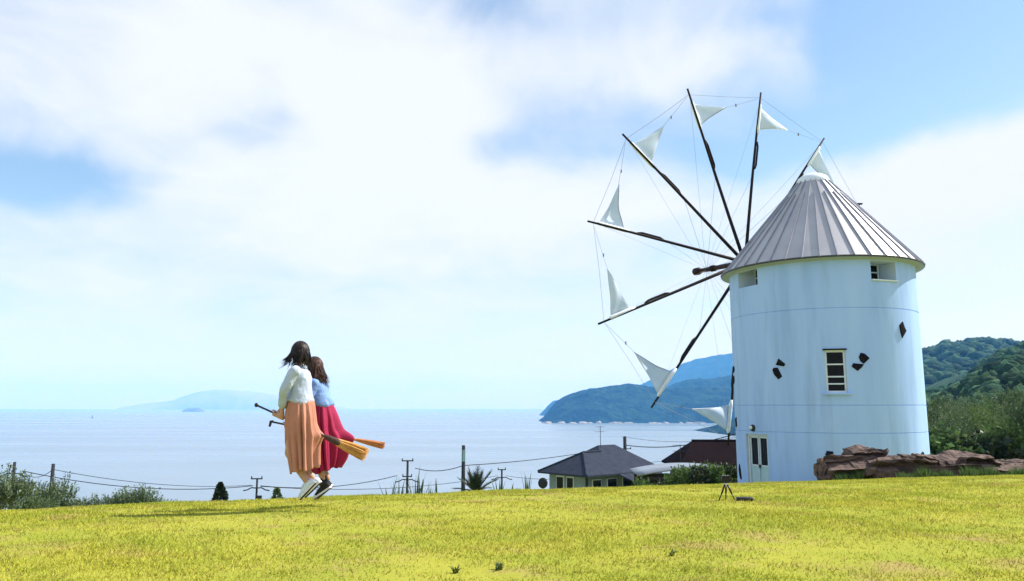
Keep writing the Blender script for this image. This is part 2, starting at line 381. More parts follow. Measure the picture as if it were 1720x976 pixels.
# ------------------------------------------------------------------ far terrain
def hill(name, label, ctrl, yc, w, material, n=160, m=40, amp=6.0, ns=.02, shore=None, wb=None, pw=.75):
    """ctrl: (x, ridge height z) points along the hill; the section falls to the sea before and behind the ridge."""
    cx = np.array([c[0] for c in ctrl]); cz = np.array([c[1] for c in ctrl])
    xs = np.linspace(cx[0], cx[-1], n); H = np.interp(xs, cx, cz)
    k = max(1, n // 60); ker = np.ones(2 * k + 1) / (2 * k + 1)
    H = np.convolve(np.pad(H, k, mode='edge'), ker, 'valid')
    t = np.linspace(-1, 1, m); V = []
    for j, tt in enumerate(t):
        yy = yc + tt * (w if tt < 0 else (wb or w))
        prof = max(0.0, math.cos(tt * math.pi / 2)) ** pw
        for i, xx in enumerate(xs):
            g = noise.fractal(Vector((xx * ns, yy * ns, 3.1)), .9, 2.1, 5)
            g2 = noise.fractal(Vector((xx * ns * .22, yy * ns * .22, 9.3)), .9, 2.1, 3)
            env = min(1.0, (H[i] - SEA) / (amp * 6))
            zz = SEA - 4 + (H[i] - SEA + 4) * (prof * (1 + .16 * g2 * (1 - prof))) + g * amp * env * (.3 + .7 * prof)
            V.append((xx, yy + g2 * w * .16 * (1 - abs(tt)), max(SEA - 6, zz)))
    i = np.arange(n * (m - 1)).reshape(m - 1, n)[:, :-1].ravel()
    F = np.stack([i, i + 1, i + n + 1, i + n], 1)
    o = link(bpy.data.objects.new(name, mesh_np(name, V, F, material, True)))
    tag(o, label, kind='structure')
    if shore:
        b = MB(); r2 = random.Random(5)
        x = xs[0] + 10
        while x < xs[-1] - 20:
            L = r2.uniform(14, 60); yy = yc - w * .985 - 4
            b.sphere((x, yy, SEA), (L * .5, 10, r2.uniform(3, 9)), 8, 5, fn=lambda d, v: v * r2.uniform(.75, 1.2))
            x += L * r2.uniform(.6, 2.6)
        tag(b.build('shore_rocks', M['shore']), 'pale rocks along the foot of the wooded headland', 'rocks', kind='stuff')
    return o
def vx(px, y): return (px - 860) / 1300 * .980 * y
hill('headland', 'wooded headland ending in a low cape on the sea', [(vx(p, 3500), zz) for p, zz in
     ((909, SEA - 3), (914, -52), (922, -20), (935, 20), (952, 48), (975, 68), (1000, 80), (1030, 90), (1062, 103), (1100, 84), (1140, 80), (1180, 84), (1240, 80), (1330, 50), (1450, SEA))], 3500, 420, M['farhill'], 300, 56, 6.5, .03, shore=True)
hill('hill', 'second wooded ridge rising behind the headland', [(vx(p, 4200), zz) for p, zz in
     ((1080, SEA), (1120, 95), (1145, 132), (1165, 148), (1200, 146), (1232, 168), (1280, 190), (1400, 170), (1600, 120), (1700, SEA))], 4200, 420, M['farhill'], 200, 40, 6.5, .03)
hill('hill', 'pale distant mountain behind the wooded headland', [(vx(p, 7600), zz) for p, zz in
     ((1030, SEA), (1070, 190), (1100, 265), (1125, 330), (1150, 408), (1175, 462), (1205, 490), (1240, 520), (1300, 545), (1420, 530), (1500, 430), (1640, 300), (1800, SEA))], 7600, 900, M['farhill'], 160, 30, 9, .012)
hill('hill', 'faint cape showing past the end of the headland', [(vx(p, 6000), zz) for p, zz in
     ((906, SEA - 2), (912, -40), (920, 0), (930, 45), (960, 60), (1000, SEA))], 6000, 300, M['farhill'], 80, 24, 5, .02)
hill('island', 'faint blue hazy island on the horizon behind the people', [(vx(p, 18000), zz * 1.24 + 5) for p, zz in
     ((205, SEA - 3), (218, 0), (235, 45), (262, 80), (292, 110), (310, 190), (325, 262), (345, 300), (372, 308), (400, 295), (425, 262), (450, 225), (490, 150), (540, 60), (590, SEA))], 18000, 900, M['hazedisle'], 140, 24, 14, .006)
hill('islet', 'small low mauve islet out on the sea', [(vx(p, 9900), zz) for p, zz in
     ((302.5, SEA - 3), (304, -52), (308, -24), (312, -18), (318, -12), (322, -20), (328, -16), (332, -26), (337, -44), (339, SEA - 3))], 9900, 90, M['islet'], 60, 20, 9, .012)

RIDGE = [(vx(p, 1700), zz - 34) for p, zz in ((1240, -40), (1330, 40), (1430, 88), (1500, 112), (1553, 127), (1580, 138), (1605, 146), (1650, 152), (1690, 155), (1725, 152), (1800, 160), (1960, 175), (2300, 190))]
MID = [(vx(p, 640), zz - 21) for p, zz in ((1330, -40), (1430, -8), (1500, 14), (1555, 27), (1600, 31), (1630, 38), (1665, 47), (1700, 54), (1740, 58), (1850, 70), (2100, 90), (2400, 100))]
def slope_hill(name, label, ctrl, y0, y1, z0, material, n, m, pw):
    cx = np.array([c[0] for c in ctrl]); cz = np.array([c[1] for c in ctrl]); xs = np.linspace(cx[0], cx[-1], n); H = np.interp(xs, cx, cz)
    def zf(x, y):
        hh = float(np.interp(x, cx, cz)); t = (y - y0) / (y1 - y0)
        base = z0 if hh > z0 else hh
        g = noise.fractal(Vector((x / (y1 - y0) * 5, y / (y1 - y0) * 5, 1.7)), .9, 2.1, 4) * (y1 - y0) * .022
        if t <= 1: zz = base + (hh - base) * (1 - (1 - max(t, 0)) ** pw) + g * math.sin(min(1, max(0, t)) * math.pi)
        else: zz = hh - (hh - SEA) * min(1, (t - 1) / .6) ** 2
        return zz
    ys = np.concatenate([np.linspace(y0, y1, m), np.linspace(y1, y1 + (y1 - y0) * .5, 8)[1:]])
    V = [(x * (y / y1 if y < y1 else 1), y, zf(x, y)) for y in ys for x in xs]
    nn = len(xs); i = np.arange(nn * (len(ys) - 1)).reshape(len(ys) - 1, nn)[:, :-1].ravel()
    F = np.stack([i, i + 1, i + nn + 1, i + nn], 1)
    tag(link(bpy.data.objects.new(name, mesh_np(name, V, F, material, True))), label, kind='structure')
    return zf
zr = slope_hill('hill', 'high wooded ridge behind the windmill', RIDGE, 750, 1700, 10, M['farhill'], 160, 50, 1.5)
zm = slope_hill('hill', 'forested hillside rising behind the olive grove', MID, 110, 640, -6, M['forest'], 140, 50, 1.35)
def crowns(name, label, zf, ctrl, y0, y1, cnt, r0, r1, sub, seed, pxlo, pxhi, bias, mtl='forest'):
    import bmesh
    bm = bmesh.new(); bmesh.ops.create_icosphere(bm, subdivisions=sub, radius=1.0); bm.verts.ensure_lookup_table()
    base = np.array([v.co[:] for v in bm.verts]); tri = np.array([[v.index for v in f.verts] for f in bm.faces]); bm.free()
    g = np.random.default_rng(seed); VV = []; FF = []; off = 0
    variants = []
    for k in range(10):
        o = Vector(g.uniform(-50, 50, 3)); bv = []
        for p in base:
            q = Vector(p); d = 1 + .45 * noise.fractal(q * 2.3 + o, .7, 2.2, 5) + .22 * noise.noise(q * 6 + o)
            bv.append((p[0] * d, p[1] * d, p[2] * d * .85))
        variants.append(np.array(bv))
    for k in range(cnt):
        y = y0 + (y1 - y0) * g.random() ** bias; x = vx(g.uniform(pxlo, pxhi), y)
        z = zf(x * (y1 / y), y)
        r = g.uniform(r0, r1) * (.75 + .5 * (y - y0) / (y1 - y0)); a = g.uniform(0, 6.28); ca, sa = math.cos(a), math.sin(a)
        v = variants[g.integers(10)] * np.array([r, r, r * g.uniform(.8, 1.25)])
        v = np.stack([v[:, 0] * ca - v[:, 1] * sa + x, v[:, 0] * sa + v[:, 1] * ca + y, v[:, 2] + z + r * .35], 1)
        VV.append(v); FF.append(tri + off); off += len(v)
    o = link(bpy.data.objects.new(name, mesh_np(name, np.concatenate(VV), np.concatenate(FF), M[mtl], True)))
    tag(o, label, 'forest', kind='stuff')
crowns('forest', 'dense broadleaf wood covering the hillside behind the grove', zm, MID, 112, 640, 2600, 2.2, 4.0, 2, 3, 1500, 1830, .9)
crowns('forest', 'blue green wood on the high far ridge behind the windmill', zr, RIDGE, 800, 1700, 1500, 6, 11, 2, 4, 1500, 1830, .55)

# ------------------------------------------------------------------ windmill
TX, TY, TZ = 12.76, 31.76, -3.25
RW = 3.585
FA = math.atan2(-TY, -TX)
mill = empty('windmill', (TX, TY, TZ))
tag(mill, 'white round tower windmill with grey conical roof and sail wheel', 'windmill')
def wp(deg, z, r=RW):
    a = FA + R(deg); return Vector((math.cos(a) * r, math.sin(a) * r, z - TZ))
def wframe(deg, z, r=RW):
    a = FA + R(deg); o = Vector((math.cos(a), math.sin(a), 0)); t = Vector((-math.sin(a), math.cos(a), 0))
    m_ = Matrix((t, o, Vector((0, 0, 1)))).transposed().to_4x4()        # x: to the right seen from outside, y: outward, z: up
    m_.translation = wp(deg, z, r); return m_
ZT = 5.60
OPEN = [('mid', .6, 12.0, .50, 2.04, .17), ('door', -57.2, -36.8, -3.16, -1.06, .26), ('up', -58.2, -38.6, 4.74, 5.52, .75), ('up', 30.2, 48.6, 4.66, 5.36, .75), ('up', 125, 143, 4.7, 5.4, .75)]
SEAMS = [3.60, .05, -.95]
def build_wall():
    angs = sorted(set([round(-180 + i * 3.0, 3) for i in range(120)] + [a for o in OPEN for a in (o[1], o[2])]))
    zs = [TZ - .5]
    for s_ in sorted(SEAMS): zs += [s_ - .018, s_ - .006, s_ + .006, s_ + .018]
    zs += [v for o in OPEN for v in (o[3], o[4])] + list(np.linspace(-3, 5, 12)) + [ZT]
    zs = sorted(set(round(float(z), 4) for z in zs)); b = MB()
    def rr(z): return RW - (.022 if any(abs(z - s_) < .01 for s_ in SEAMS) else 0)
    na = len(angs)
    vs = []; fs = []
    for j in range(len(zs) - 1):
        for i in range(na):
            a0 = angs[i]; a1 = angs[(i + 1) % na] if i + 1 < na else angs[0] + 360
            am, zm_ = (a0 + a1) / 2, (zs[j] + zs[j + 1]) / 2
            if any(o[1] < am < o[2] and o[3] < zm_ < o[4] for o in OPEN): continue
            o_ = 2 * na * j; fs.append((o_ + i, o_ + (i + 1) % na, o_ + na + (i + 1) % na, o_ + na + i))
        vs += [wp(a, zs[j], rr(zs[j])) for a in angs] + [wp(a, zs[j + 1], rr(zs[j + 1])) for a in angs]
    b.add(vs, fs)
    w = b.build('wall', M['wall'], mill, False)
    for p in w.data.polygons: p.use_smooth = abs(p.normal.z) < .2
    for nme, a0, a1, z0, z1, dep in OPEN:
        n = 5; aa = [a0 + (a1 - a0) * k / n for k in range(n + 1)]
        loop = [(a, z0) for a in aa] + [(a, z1) for a in reversed(aa)]
        ri = RW - dep
        k = .86 if nme == 'up' else 1.0
        c = (a0 + a1) / 2
        def inner(a, z): return wp(c + (a - c) * k * RW / ri, z if nme != 'up' else z + (.10 if z == z0 else 0), ri)
        rv = MB(); rv.rings([[wp(a, z, RW) for a, z in loop], [inner(a, z) for a, z in loop]])
        fix_normals(rv.build('opening_reveal', M['reveal'], mill))
build_wall()
def win_part(name, deg, z, r, boxes, m_, parent=None):
    b = MB(); fr = wframe(deg, z, r)
    for c, d in boxes: b.box(c, d, fr)
    return b.build(name, m_, parent or mill)
# the window in the middle of the wall
def mid_window():
    a, zc, h, w = 6.3, 1.27, 1.54, .70
    f_ = win_part('window', a, zc, RW - .13, [((-w / 2 + .035, 0, 0), (.07, .07, h)), ((w / 2 - .035, 0, 0), (.07, .07, h)), ((0, 0, h / 2 - .035), (w - .14, .066, .07)), ((0, 0, -h / 2 + .035), (w - .14, .066, .07))], M['frame'])
    tops = [h / 2 - .07, .26, -.19, -.45, -h / 2 + .07]
    for i in range(4):
        win_part('pane', a, zc, RW - .145, [((0, 0, (tops[i] + tops[i + 1]) / 2), (w - .14, .012, tops[i] - tops[i + 1] - .002))], M['glass'], f_)
        if i < 3: win_part('glazing_bar', a, zc, RW - .12, [((0, 0, tops[i + 1]), (w - .14, .05, .05))], M['frame'], f_)
    win_part('sill', a, zc - h / 2 - .045, RW + .02, [((0, 0, 0), (w + .24, .16, .05))], M['wall'])
    win_part('lintel', a, zc + h / 2 + .03, RW + .0, [((0, 0, 0), (w + .12, .09, .05))], M['stone'])
mid_window()
def door():
    a, zb, h, w = -47.0, -3.16, 2.10, 1.22
    r = RW * math.cos(R(10.2)) - .14
    fr = win_part('door_frame', a, zb + h / 2, r, [((-w / 2 + .03, 0, 0), (.08, .12, h)), ((w / 2 - .03, 0, 0), (.08, .12, h)), ((0, 0, h / 2 - .04), (w - .14, .116, .08))], M['frame'])
    for s_ in (-1, 1):
        d = win_part('door_leaf', a, zb + h / 2, r - .01, [((s_ * .27, 0, -.62), (.50, .05, .84)), ((s_ * .27 - .225, 0, .38), (.05, .05, 1.16)), ((s_ * .27 + .225, 0, .38), (.05, .05, 1.16)), ((s_ * .27, 0, .93), (.40, .048, .06)), ((s_ * .27, 0, -.17), (.40, .048, .06))], M['door'])
        win_part('pane', a, zb + h / 2, r - .015, [((s_ * .27, 0, .38), (.40, .014, 1.04))], M['glass'], d)
        win_part('door_rail', a, zb + h / 2, r + .012, [((s_ * .27, .012, -.14), (.49, .02, .05)), ((s_ * .27, .012, .94), (.49, .02, .05)), ((s_ * .02 + s_ * .03, .012, .4), (.05, .02, 1.02)), ((s_ * .49, .012, .4), (.05, .02, 1.02))], M['frame'], d)
    h_ = win_part('door_handle', a, zb + .98, r + .05, [((.02, .0, -.06), (.12, .05, .05)), ((.0, 0, -.1), (.03, .04, .14))], M['lamp'])
    win_part('doorstep', -30, -3.02, RW + .18, [((.1, 0, 0), (2.3, .5, .16))], M['concrete'])
door()
for a, z0, h, w, side in ((-48.4, 4.84, .68, .9, 1), (39.4, 4.76, .60, .84, -1), (134, 4.8, .6, .84, 1)):
    r = RW - .78
    f_ = win_part('window', a, z0 + h / 2, r, [((-w / 2, 0, 0), (.06, .06, h)), ((w / 2, 0, 0), (.06, .06, h)), ((0, 0, h / 2), (w, .056, .05)), ((0, 0, -h / 2), (w, .056, .05)), ((0, 0, 0), (.05, .05, h - .06))], M['frame'])
    for k in (-1, 1):
        win_part('pane', a, z0 + h / 2, r - .01, [((k * w / 4, 0, h / 4), (w / 2 - .06, .012, h / 2 - .06))], M['glass'], f_)
        win_part('pane', a, z0 + h / 2, r - .01, [((k * w / 4, 0, -h / 4), (w / 2 - .06, .012, h / 2 - .06))], M['glass'], f_)
    win_part('glazing_bar', a, z0 + h / 2, r + .005, [((0, 0, 0), (w - .06, .04, .04))], M['frame'], f_)
    if a > 0 and a < 90: win_part('sill', a, z0 - .13, RW + .0, [((0, 0, 0), (1.18, .1, .05))], M['frame'])
# dark stones set in the plaster
def stone(poly):
    a0 = sum(p[0] for p in poly) / len(poly); z0 = sum(p[1] for p in poly) / len(poly)
    pr = lambda k, r: [wp(a0 + (a - a0) * k, z0 + (z - z0) * k, r) for a, z in poly]
    b = MB(); b.rings([pr(1.02, RW - .03), pr(1.0, RW + .018), pr(.86, RW + .04)])
    n = len(poly); b.f.append(tuple(range(2 * n, 3 * n)))
    fix_normals(b.build('wall_stone', M['stone'], mill))
for poly in ([(-28.2, 1.56), (-26.2, 1.80), (-24.2, 1.70), (-22.0, 1.58), (-23.0, 1.50)],
             [(-30.6, 1.38), (-29.8, 1.46), (-27.0, 1.46), (-24.4, 1.12), (-27.0, 1.02), (-29.6, 1.20)],
             [(19.4, 1.78), (20.6, 1.94), (23.0, 1.90), (25.6, 1.74), (22.0, 1.54), (20.2, 1.62)],
             [(15.0, 1.44), (16.0, 1.56), (22.0, 1.52), (20.6, 1.40), (18.2, 1.28)],
             [(48.0, 2.98), (51.2, 3.13), (52.6, 2.92), (54.2, 2.78), (49.8, 2.50), (48.6, 2.70)],
             [(-77.5, 1.62), (-74.0, 1.66), (-72.6, 1.50), (-76.0, 1.38)],
             [(-79.0, 1.20), (-75.5, 1.26), (-74.5, 1.06), (-77.5, .92)],
             [(-71.6, -2.50), (-70.2, -2.28), (-68.2, -2.44), (-66.6, -2.86), (-68.2, -2.88), (-70.2, -2.72)],
             [(-76.0, -.5), (-73.5, -.42), (-72.8, -.75), (-75.0, -.85)],
             [(-2.2, -1.72), (-1.2, -1.58), (2.2, -1.60), (2.0, -1.78), (-1, -1.82)],
             [(60.5, -1.70), (63.0, -1.64), (65, -1.8), (62, -1.95)]):
    stone(poly)
lf = wframe(-48.6, -.82, RW)
b = MB(); b.tube([lf @ Vector((0, -.02, 0)), lf @ Vector((0, .05, 0))], .13, 16); b.tube([lf @ Vector((0, .05, 0)), lf @ Vector((0, .10, 0))], [.13, .10], 16)
wl = b.build('wall_lamp', M['lamp'], mill)
MB().sphere(lf @ Vector((0, .10, .01)), (.075, .075, .075), 12, 8).build('lamp_glass', M['lampglass'], wl, True)
# roof of separate standing seam panels
ZE, RE, ZA, RA = 5.50, 3.90, 9.50, .52
def build_roof():
    NP = 40; st = 2 * math.pi / NP
    def cp(r, ang, dn=0.0):
        t = (RE - r) / (RE - RA); return Vector((math.cos(ang) * r, math.sin(ang) * r, ZE + (ZA - ZE) * t - TZ + dn))
    b = MB(); e = .006 / RE
    ro, ri = RE, RA
    vs = [cp(ro, -st / 2 + e), cp(ro, st / 2 - e), cp(ri, st / 2 - e), cp(ri, -st / 2 + e)]
    vs += [v - Vector((0, 0, .05)) for v in vs]
    b.add(vs, [(0, 1, 2, 3), (7, 6, 5, 4), (0, 4, 5, 1), (1, 5, 6, 2), (2, 6, 7, 3), (3, 7, 4, 0)])
    pm_ = b.mesh('roof_panel', M['roof'])
    def seam(r_in):
        s_ = MB(); w = .022; h = .055
        A0, A1 = cp(RE + .02, 0), cp(r_in, 0); nrm = Vector((ZA - ZE, 0, RE - RA)).normalized()
        vs = []
        for P in (A0, A1):
            for sy, sh in ((-w, -.01), (w, -.01), (w * .6, h), (-w * .6, h)): vs.append(P + Vector((0, sy, 0)) + nrm * sh)
        s_.add(vs, [(3, 2, 1, 0), (4, 5, 6, 7), (0, 1, 5, 4), (1, 2, 6, 5), (2, 3, 7, 6), (3, 0, 4, 7)]); return s_.mesh('seam', M['roof_seam'])
    s1, s2 = seam(RA), seam(1.22)
    for k in range(NP):
        inst('roof_panel', pm_, mill, Matrix.Rotation(k * st + .03, 4, 'Z'))
        inst('seam', s1 if k % 2 == 0 else s2, mill, Matrix.Rotation((k + .5) * st + .03, 4, 'Z'))
    n = 96
    ring = lambda r, z: [Vector((math.cos(2 * math.pi * k / n) * r, math.sin(2 * math.pi * k / n) * r, z - TZ)) for k in range(n)]
    MB().rings([ring(RE + .015, ZE - .05), ring(RE + .03, ZE - .02), ring(RE + .03, ZE + .012), ring(RE + .0, ZE + .025)]).build('eave_edge', M['black_edge'], mill, True)
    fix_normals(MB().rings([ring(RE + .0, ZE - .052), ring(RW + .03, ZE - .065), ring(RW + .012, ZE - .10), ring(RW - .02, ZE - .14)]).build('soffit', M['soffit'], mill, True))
    MB().rings([ring(.68, ZA - .20), ring(.69, ZA - .12), ring(.60, ZA + .06), ring(.42, ZA + .19), ring(.2, ZA + .26), ring(.02, ZA + .27)]).build('roof_cap', M['cap'], mill, True)
    b = MB(); P = cp(1.65, FA + R(98) + 0)
    b.tube([P, P + Vector((.1, -.05, .16))], .03, 6); b.box(P + Vector((.1, -.05, .18)), (.22, .08, .06)); b.build('lightning_clamp', M['lamp'], mill)
build_roof()
# sail wheel
HUB = Vector((11.018 - TX, 35.967 - TY, 6.741 - TZ)); AX = Vector((-.4028, .91436, .04118)).normalized()
WU = Vector((-.91514, -.40314, 0)); WV = Vector((.0166, -.03768, .99915))
RS, PH = 8.58, R(97.7)
def wv(r, ang, out=0.0): return HUB + (WU * math.cos(ang) + WV * math.sin(ang)) * r + AX * out
def build_wheel():
    tip = HUB + AX * 3.85
    MB().tube([HUB - AX * 3.6, HUB + AX * 3.6], [.15, .11], 14).build('axle', M['timber_red'], mill, True)
    b = MB(); b.tube([tip - AX * .42, tip - AX * .36, tip - AX * .02, tip + AX * .06], [.11, .19, .19, .10], 14); b.build('axle_knob', M['timber_red'], mill, True)
    MB().tube([HUB - AX * .35, HUB - AX * .30, HUB + AX * .30, HUB + AX * .35], [.3, .36, .36, .3], 16).build('hub', M['timber_red'], mill, True)
    b = MB(); b.tube([HUB + AX * 2.25, HUB + AX * 2.5], [.165, .165], 12); b.build('axle_collar', M['timber'], mill, True)
    r3 = random.Random(3)
    for k in range(12):
        a = PH - k * math.pi / 6
        pts = [wv(.2 + (RS - .2) * t, a, .05 * math.sin(t * 3.1 + k)) for t in (0, .25, .5, .75, 1)]
        MB().tube(pts, [.085, .075, .066, .056, .045], 8).build('spar', M['timber'], mill, True)
        da = .085
        MB().tube([wv(4.65, a + .06 / 4.6), wv(4.85, a + da / 4.6 + .004), wv(5.8, a + da / 5.6 + .004), wv(6.05, a + .06 / 6)], [.03, .048, .048, .032], 8).build('spar_splice', M['timber'], mill, True)
        # sail: foot along the spar, corner pulled towards the next spar tip
        s0, s1 = 6.75 + r3.uniform(-.1, .1), 7.85 + r3.uniform(-.08, .12); off = R(15.8) + r3.uniform(-.012, .012)
        A0, A1, A2 = wv(s0, a + .012, .09), wv(s1, a + .012, .09), wv(7.5, a + off, .12)
        n = 12; vs = []; idx = {}
        belly = AX * (.28 if k % 3 else .38) * (1 if k % 2 else -.6)
        for i in range(n + 1):
            for j in range(n + 1 - i):
                u_, v_ = i / n, j / n; w_ = 1 - u_ - v_
                p = A0 * w_ + A1 * u_ + A2 * v_ + belly * 9 * u_ * v_ * w_ + belly * 1.6 * (w_ * v_)
                mid = (A0 + A1 + A2) / 3
                inw = 4 * (u_ * v_ * (w_ < .001) + w_ * v_ * (u_ < .001))
                p = p + (mid - p).normalized() * .05 * (4 * u_ * v_ * max(0, 1 - w_ * 4) + 4 * w_ * v_ * max(0, 1 - u_ * 4))
                p = p + AX * .03 * math.sin(9 * v_ + 7 * u_ + k)
                idx[(i, j)] = len(vs); vs.append(p)
        fs = []
        for i in range(n):
            for j in range(n - i):
                fs.append((idx[(i, j)], idx[(i + 1, j)], idx[(i, j + 1)]))
                if i + j < n - 1: fs.append((idx[(i + 1, j)], idx[(i + 1, j + 1)], idx[(i, j + 1)]))
        s_ = MB().add(vs, fs).build('sail', M['sail'], mill, True)
        md = s_.modifiers.new('cloth', 'SOLIDIFY'); md.thickness = .012
        MB().tube([wv(s0 - .25, a + .004, .02), wv(s0, a + .006, .04), wv(s1, a + .006, .04), wv(s1 + .1, a + .004, .02)], [.055, .09, .085, .05], 8).build('sail_furl', M['sail_hem'], mill, True)
        lo_ = [vs[idx[(0, j)]] for j in range(0, n + 1)]
        MB().tube(lo_, .018, 5).build('sail_hem', M['rope'] if k % 2 else M['sail_hem'], mill)
        nx = a + math.pi / 6
        b = MB(); b.tube([A2, wv(8.2, nx - .02, .05)], .007, 4); b.box(A2.lerp(wv(8.2, nx, .05), .3), (.05, .05, .14)); b.build('sheet_rope', M['rope'], mill)
        MB().tube([wv(8.3, a), wv(8.3 * math.cos(math.pi / 12) - .03, a + math.pi / 12, -.02), wv(8.3, nx)], .008, 4).build('rim_rope', M['rope'], mill)
        MB().tube([tip - AX * 1.0, wv(4.4, a)], .007, 4).build('stay_rope', M['rope'], mill)
        MB().tube([tip - AX * .9, wv(8.1, a)], .005, 4).build('stay_rope', M['rope'], mill)
build_wheel()

# ------------------------------------------------------------------ rocks in front of the windmill
def rock(name, label, path, seed, nu=150, nv=72):
    """path: list of (x, y, halfwidth, height)"""
    P = np.array(path, float); t = np.linspace(0, 1, len(P)); b = []
    o = Vector((seed * 3.7, seed * 1.3, 0))
    for i in range(nu + 1):
        s_ = i / nu; x, y, w, h = [float(np.interp(s_, t, P[:, k])) for k in range(4)]
        zb = gz(x, y) - .12; ring = []
        ee = min(1, (min(s_, 1 - s_) / .045 + .03)) ** .5
        for k in range(nv):
            a = 2 * math.pi * k / nv; ca, sa = math.cos(a), math.sin(a)
            cy = math.copysign(abs(ca) ** .5, ca) * w * ee; cz = math.copysign(abs(sa) ** .45, sa) * .5 + .5
            p = Vector((x, y + cy, zb + (h + .12) * (cz * ee if cz > .5 else cz)))
            st_ = noise.fractal(Vector((p.x * .5, p.y * .5, p.z * 7.0)) + o, .8, 2.0, 4)
            q = noise.fractal(p * 1.5 + o, .9, 2.1, 5)
            ly = p.z * 8.5 + p.x * .22 + .5 * noise.noise(Vector((p.x * .8, p.y * .8, 0)) + o); blk = noise.cell(Vector((p.x * .45 + .35 * math.floor(ly) * .7, 0, math.floor(ly))) + o)
            out = Vector((0, ca, .35 * sa)).normalized()
            p += out * (.10 * st_ + .07 * q + .30 * (blk - .55)) * ee
            p.z += (.05 * q + .02 * st_) * (1 if sa > 0 else .2) + .09 * (noise.cell(Vector((p.x * 1.3 + .4 * q, p.y * 2.1, 0)) + o) - .5) * (sa > .3)
            ring.append(p)
        b.append(ring)
    m_ = MB().rings(b, cap=True); ob = m_.build(name, M['rock'])
    fix_normals(ob); tag(ob, label, 'rock'); return ob
rock('boulder', 'brown block of layered rock with moss at its foot before the tower', [(8.62, 22.3, .50, .86), (9.1, 22.25, .62, .90), (9.8, 22.3, .66, .96), (10.35, 22.3, .60, 1.04), (10.5, 22.3, .35, .98)], 1, 90)
rock('rock_slab', 'long low brown slab of layered rock lying on the lawn', [(9.45, 21.7, .28, .35), (9.75, 21.55, .60, .66), (10.2, 21.5, .70, .74), (10.8, 21.4, .74, .62), (11.6, 21.4, .76, .54), (12.6, 21.4, .78, .55), (13.4, 21.4, .74, .60), (14.3, 21.5, .70, .60), (15.6, 21.6, .6, .55), (16.9, 21.7, .35, .4)], 2, 240)

# ------------------------------------------------------------------ vegetation
def leaves(points, dirs, size, aspect, seed, droop=0.0):
    g = np.random.default_rng(seed); P = np.asarray(points); D = np.asarray(dirs); n = len(P)
    D = D / np.linalg.norm(D, axis=1, keepdims=True); A = g.normal(size=(n, 3)); S = np.cross(D, A); S /= np.linalg.norm(S, axis=1, keepdims=True) + 1e-9
    ln = (size * g.uniform(.7, 1.3, n))[:, None]; w = ln * aspect
    V = np.stack([P, P + D * ln * .5 + S * w, P + D * ln, P + D * ln * .5 - S * w], 1).reshape(-1, 3)
    return V, np.arange(4 * n).reshape(n, 4)
def sprig_crown(name, material, seed, rx, rz, zc, nsprig, per, slen, size, aspect, up=.9, hollow=.55, base_z=None):
    g = np.random.default_rng(seed); P = []; D = []
    lob = [(g.normal(size=3) * np.array([rx, rx, rz]) * .45, g.uniform(.35, .6)) for _ in range(9)]
    for _ in range(nsprig):
        c, lr = lob[g.integers(9)]
        d = g.normal(size=3); d /= np.linalg.norm(d)
        p = c + d * np.array([rx, rx, rz]) * lr * g.uniform(hollow, 1.0) + np.array([0, 0, zc])
        dr = d * .7 + np.array([0, 0, up]) + g.normal(size=3) * .3; dr /= np.linalg.norm(dr); L_ = slen * g.uniform(.5, 1.3)
        for k in range(per):
            t = (k + g.random()) / per
            P.append(p + dr * L_ * t + g.normal(size=3) * L_ * .02); D.append(dr * .8 + g.normal(size=3) * .55)
    V, F = leaves(P, D, size, aspect, seed + 1)
    return mesh_np(name, V, F, material)
def trunk_mesh(name, seed, h, r, limbs, spread, tops):
    g = random.Random(seed); b = MB()
    p = [Vector((0, 0, -.25)), Vector((g.uniform(-.05, .05), g.uniform(-.05, .05), h * .3)), Vector((g.uniform(-.12, .12), g.uniform(-.12, .12), h * .6))]
    b.tube(p, [r * 1.35, r, r * .8], 8)
    for k in range(limbs):
        a = 2 * math.pi * k / limbs + g.uniform(-.4, .4); q = p[2]
        b.tube([q - Vector((0, 0, .1)), q + Vector((math.cos(a) * spread * .45, math.sin(a) * spread * .45, h * .3)), q + Vector((math.cos(a) * spread, math.sin(a) * spread, tops * g.uniform(.75, 1)))], [r * .55, r * .35, r * .1], 6)
    return b.mesh(name, M['bark'], True)
def plant(name, label, cat, group, x, y, crown, trunk, s=1.0, rz=0.0, sz=1.0, dz=0.0):
    e = empty(name, (x, y, gz(x, y) + dz), rz); e.scale = (s, s, s * sz); tag(e, label, cat, group)
    inst('crown', crown, e)
    if trunk: inst('trunk', trunk, e)
    return e
OC = [sprig_crown('crown', M[('leafO', 'leafG', 'leafM', 'leafO', 'leafM')[i]], 20 + i, 1.5, 1.55, 2.75, 420, 16, .75, .15, .20) for i in range(5)]
OT = [trunk_mesh('trunk', 40 + i, 2.2, .13, 5, 1.0, 1.9) for i in range(3)]
r5 = random.Random(21)
k = 0
for row, (yy, pxs, hs) in enumerate(((38, (1590, 1650, 1712, 1770), .98), (43, (1556, 1620, 1682, 1738, 1800), 1.06), (49, (1572, 1604, 1660, 1706, 1758), 1.12), (56, (1560, 1590, 1632, 1684, 1726, 1775), 1.16), (65, (1575, 1612, 1650, 1700, 1745), 1.26), (76, (1560, 1590, 1632, 1672, 1716, 1760), 1.36), (90, (1572, 1606, 1640, 1682, 1722, 1765), 1.6))):
    for p in pxs:
        y = yy + r5.uniform(-2, 2); x = vx(p + r5.uniform(-9, 9), y)
        plant('olive_tree', 'grey green olive tree in the grove beside the windmill', 'tree', 'olive trees in the grove beside the windmill', x, y, OC[k % 5], OT[k % 3], .70 * hs * r5.uniform(.9, 1.1), r5.uniform(0, 6.28), r5.uniform(.9, 1.1)); k += 1
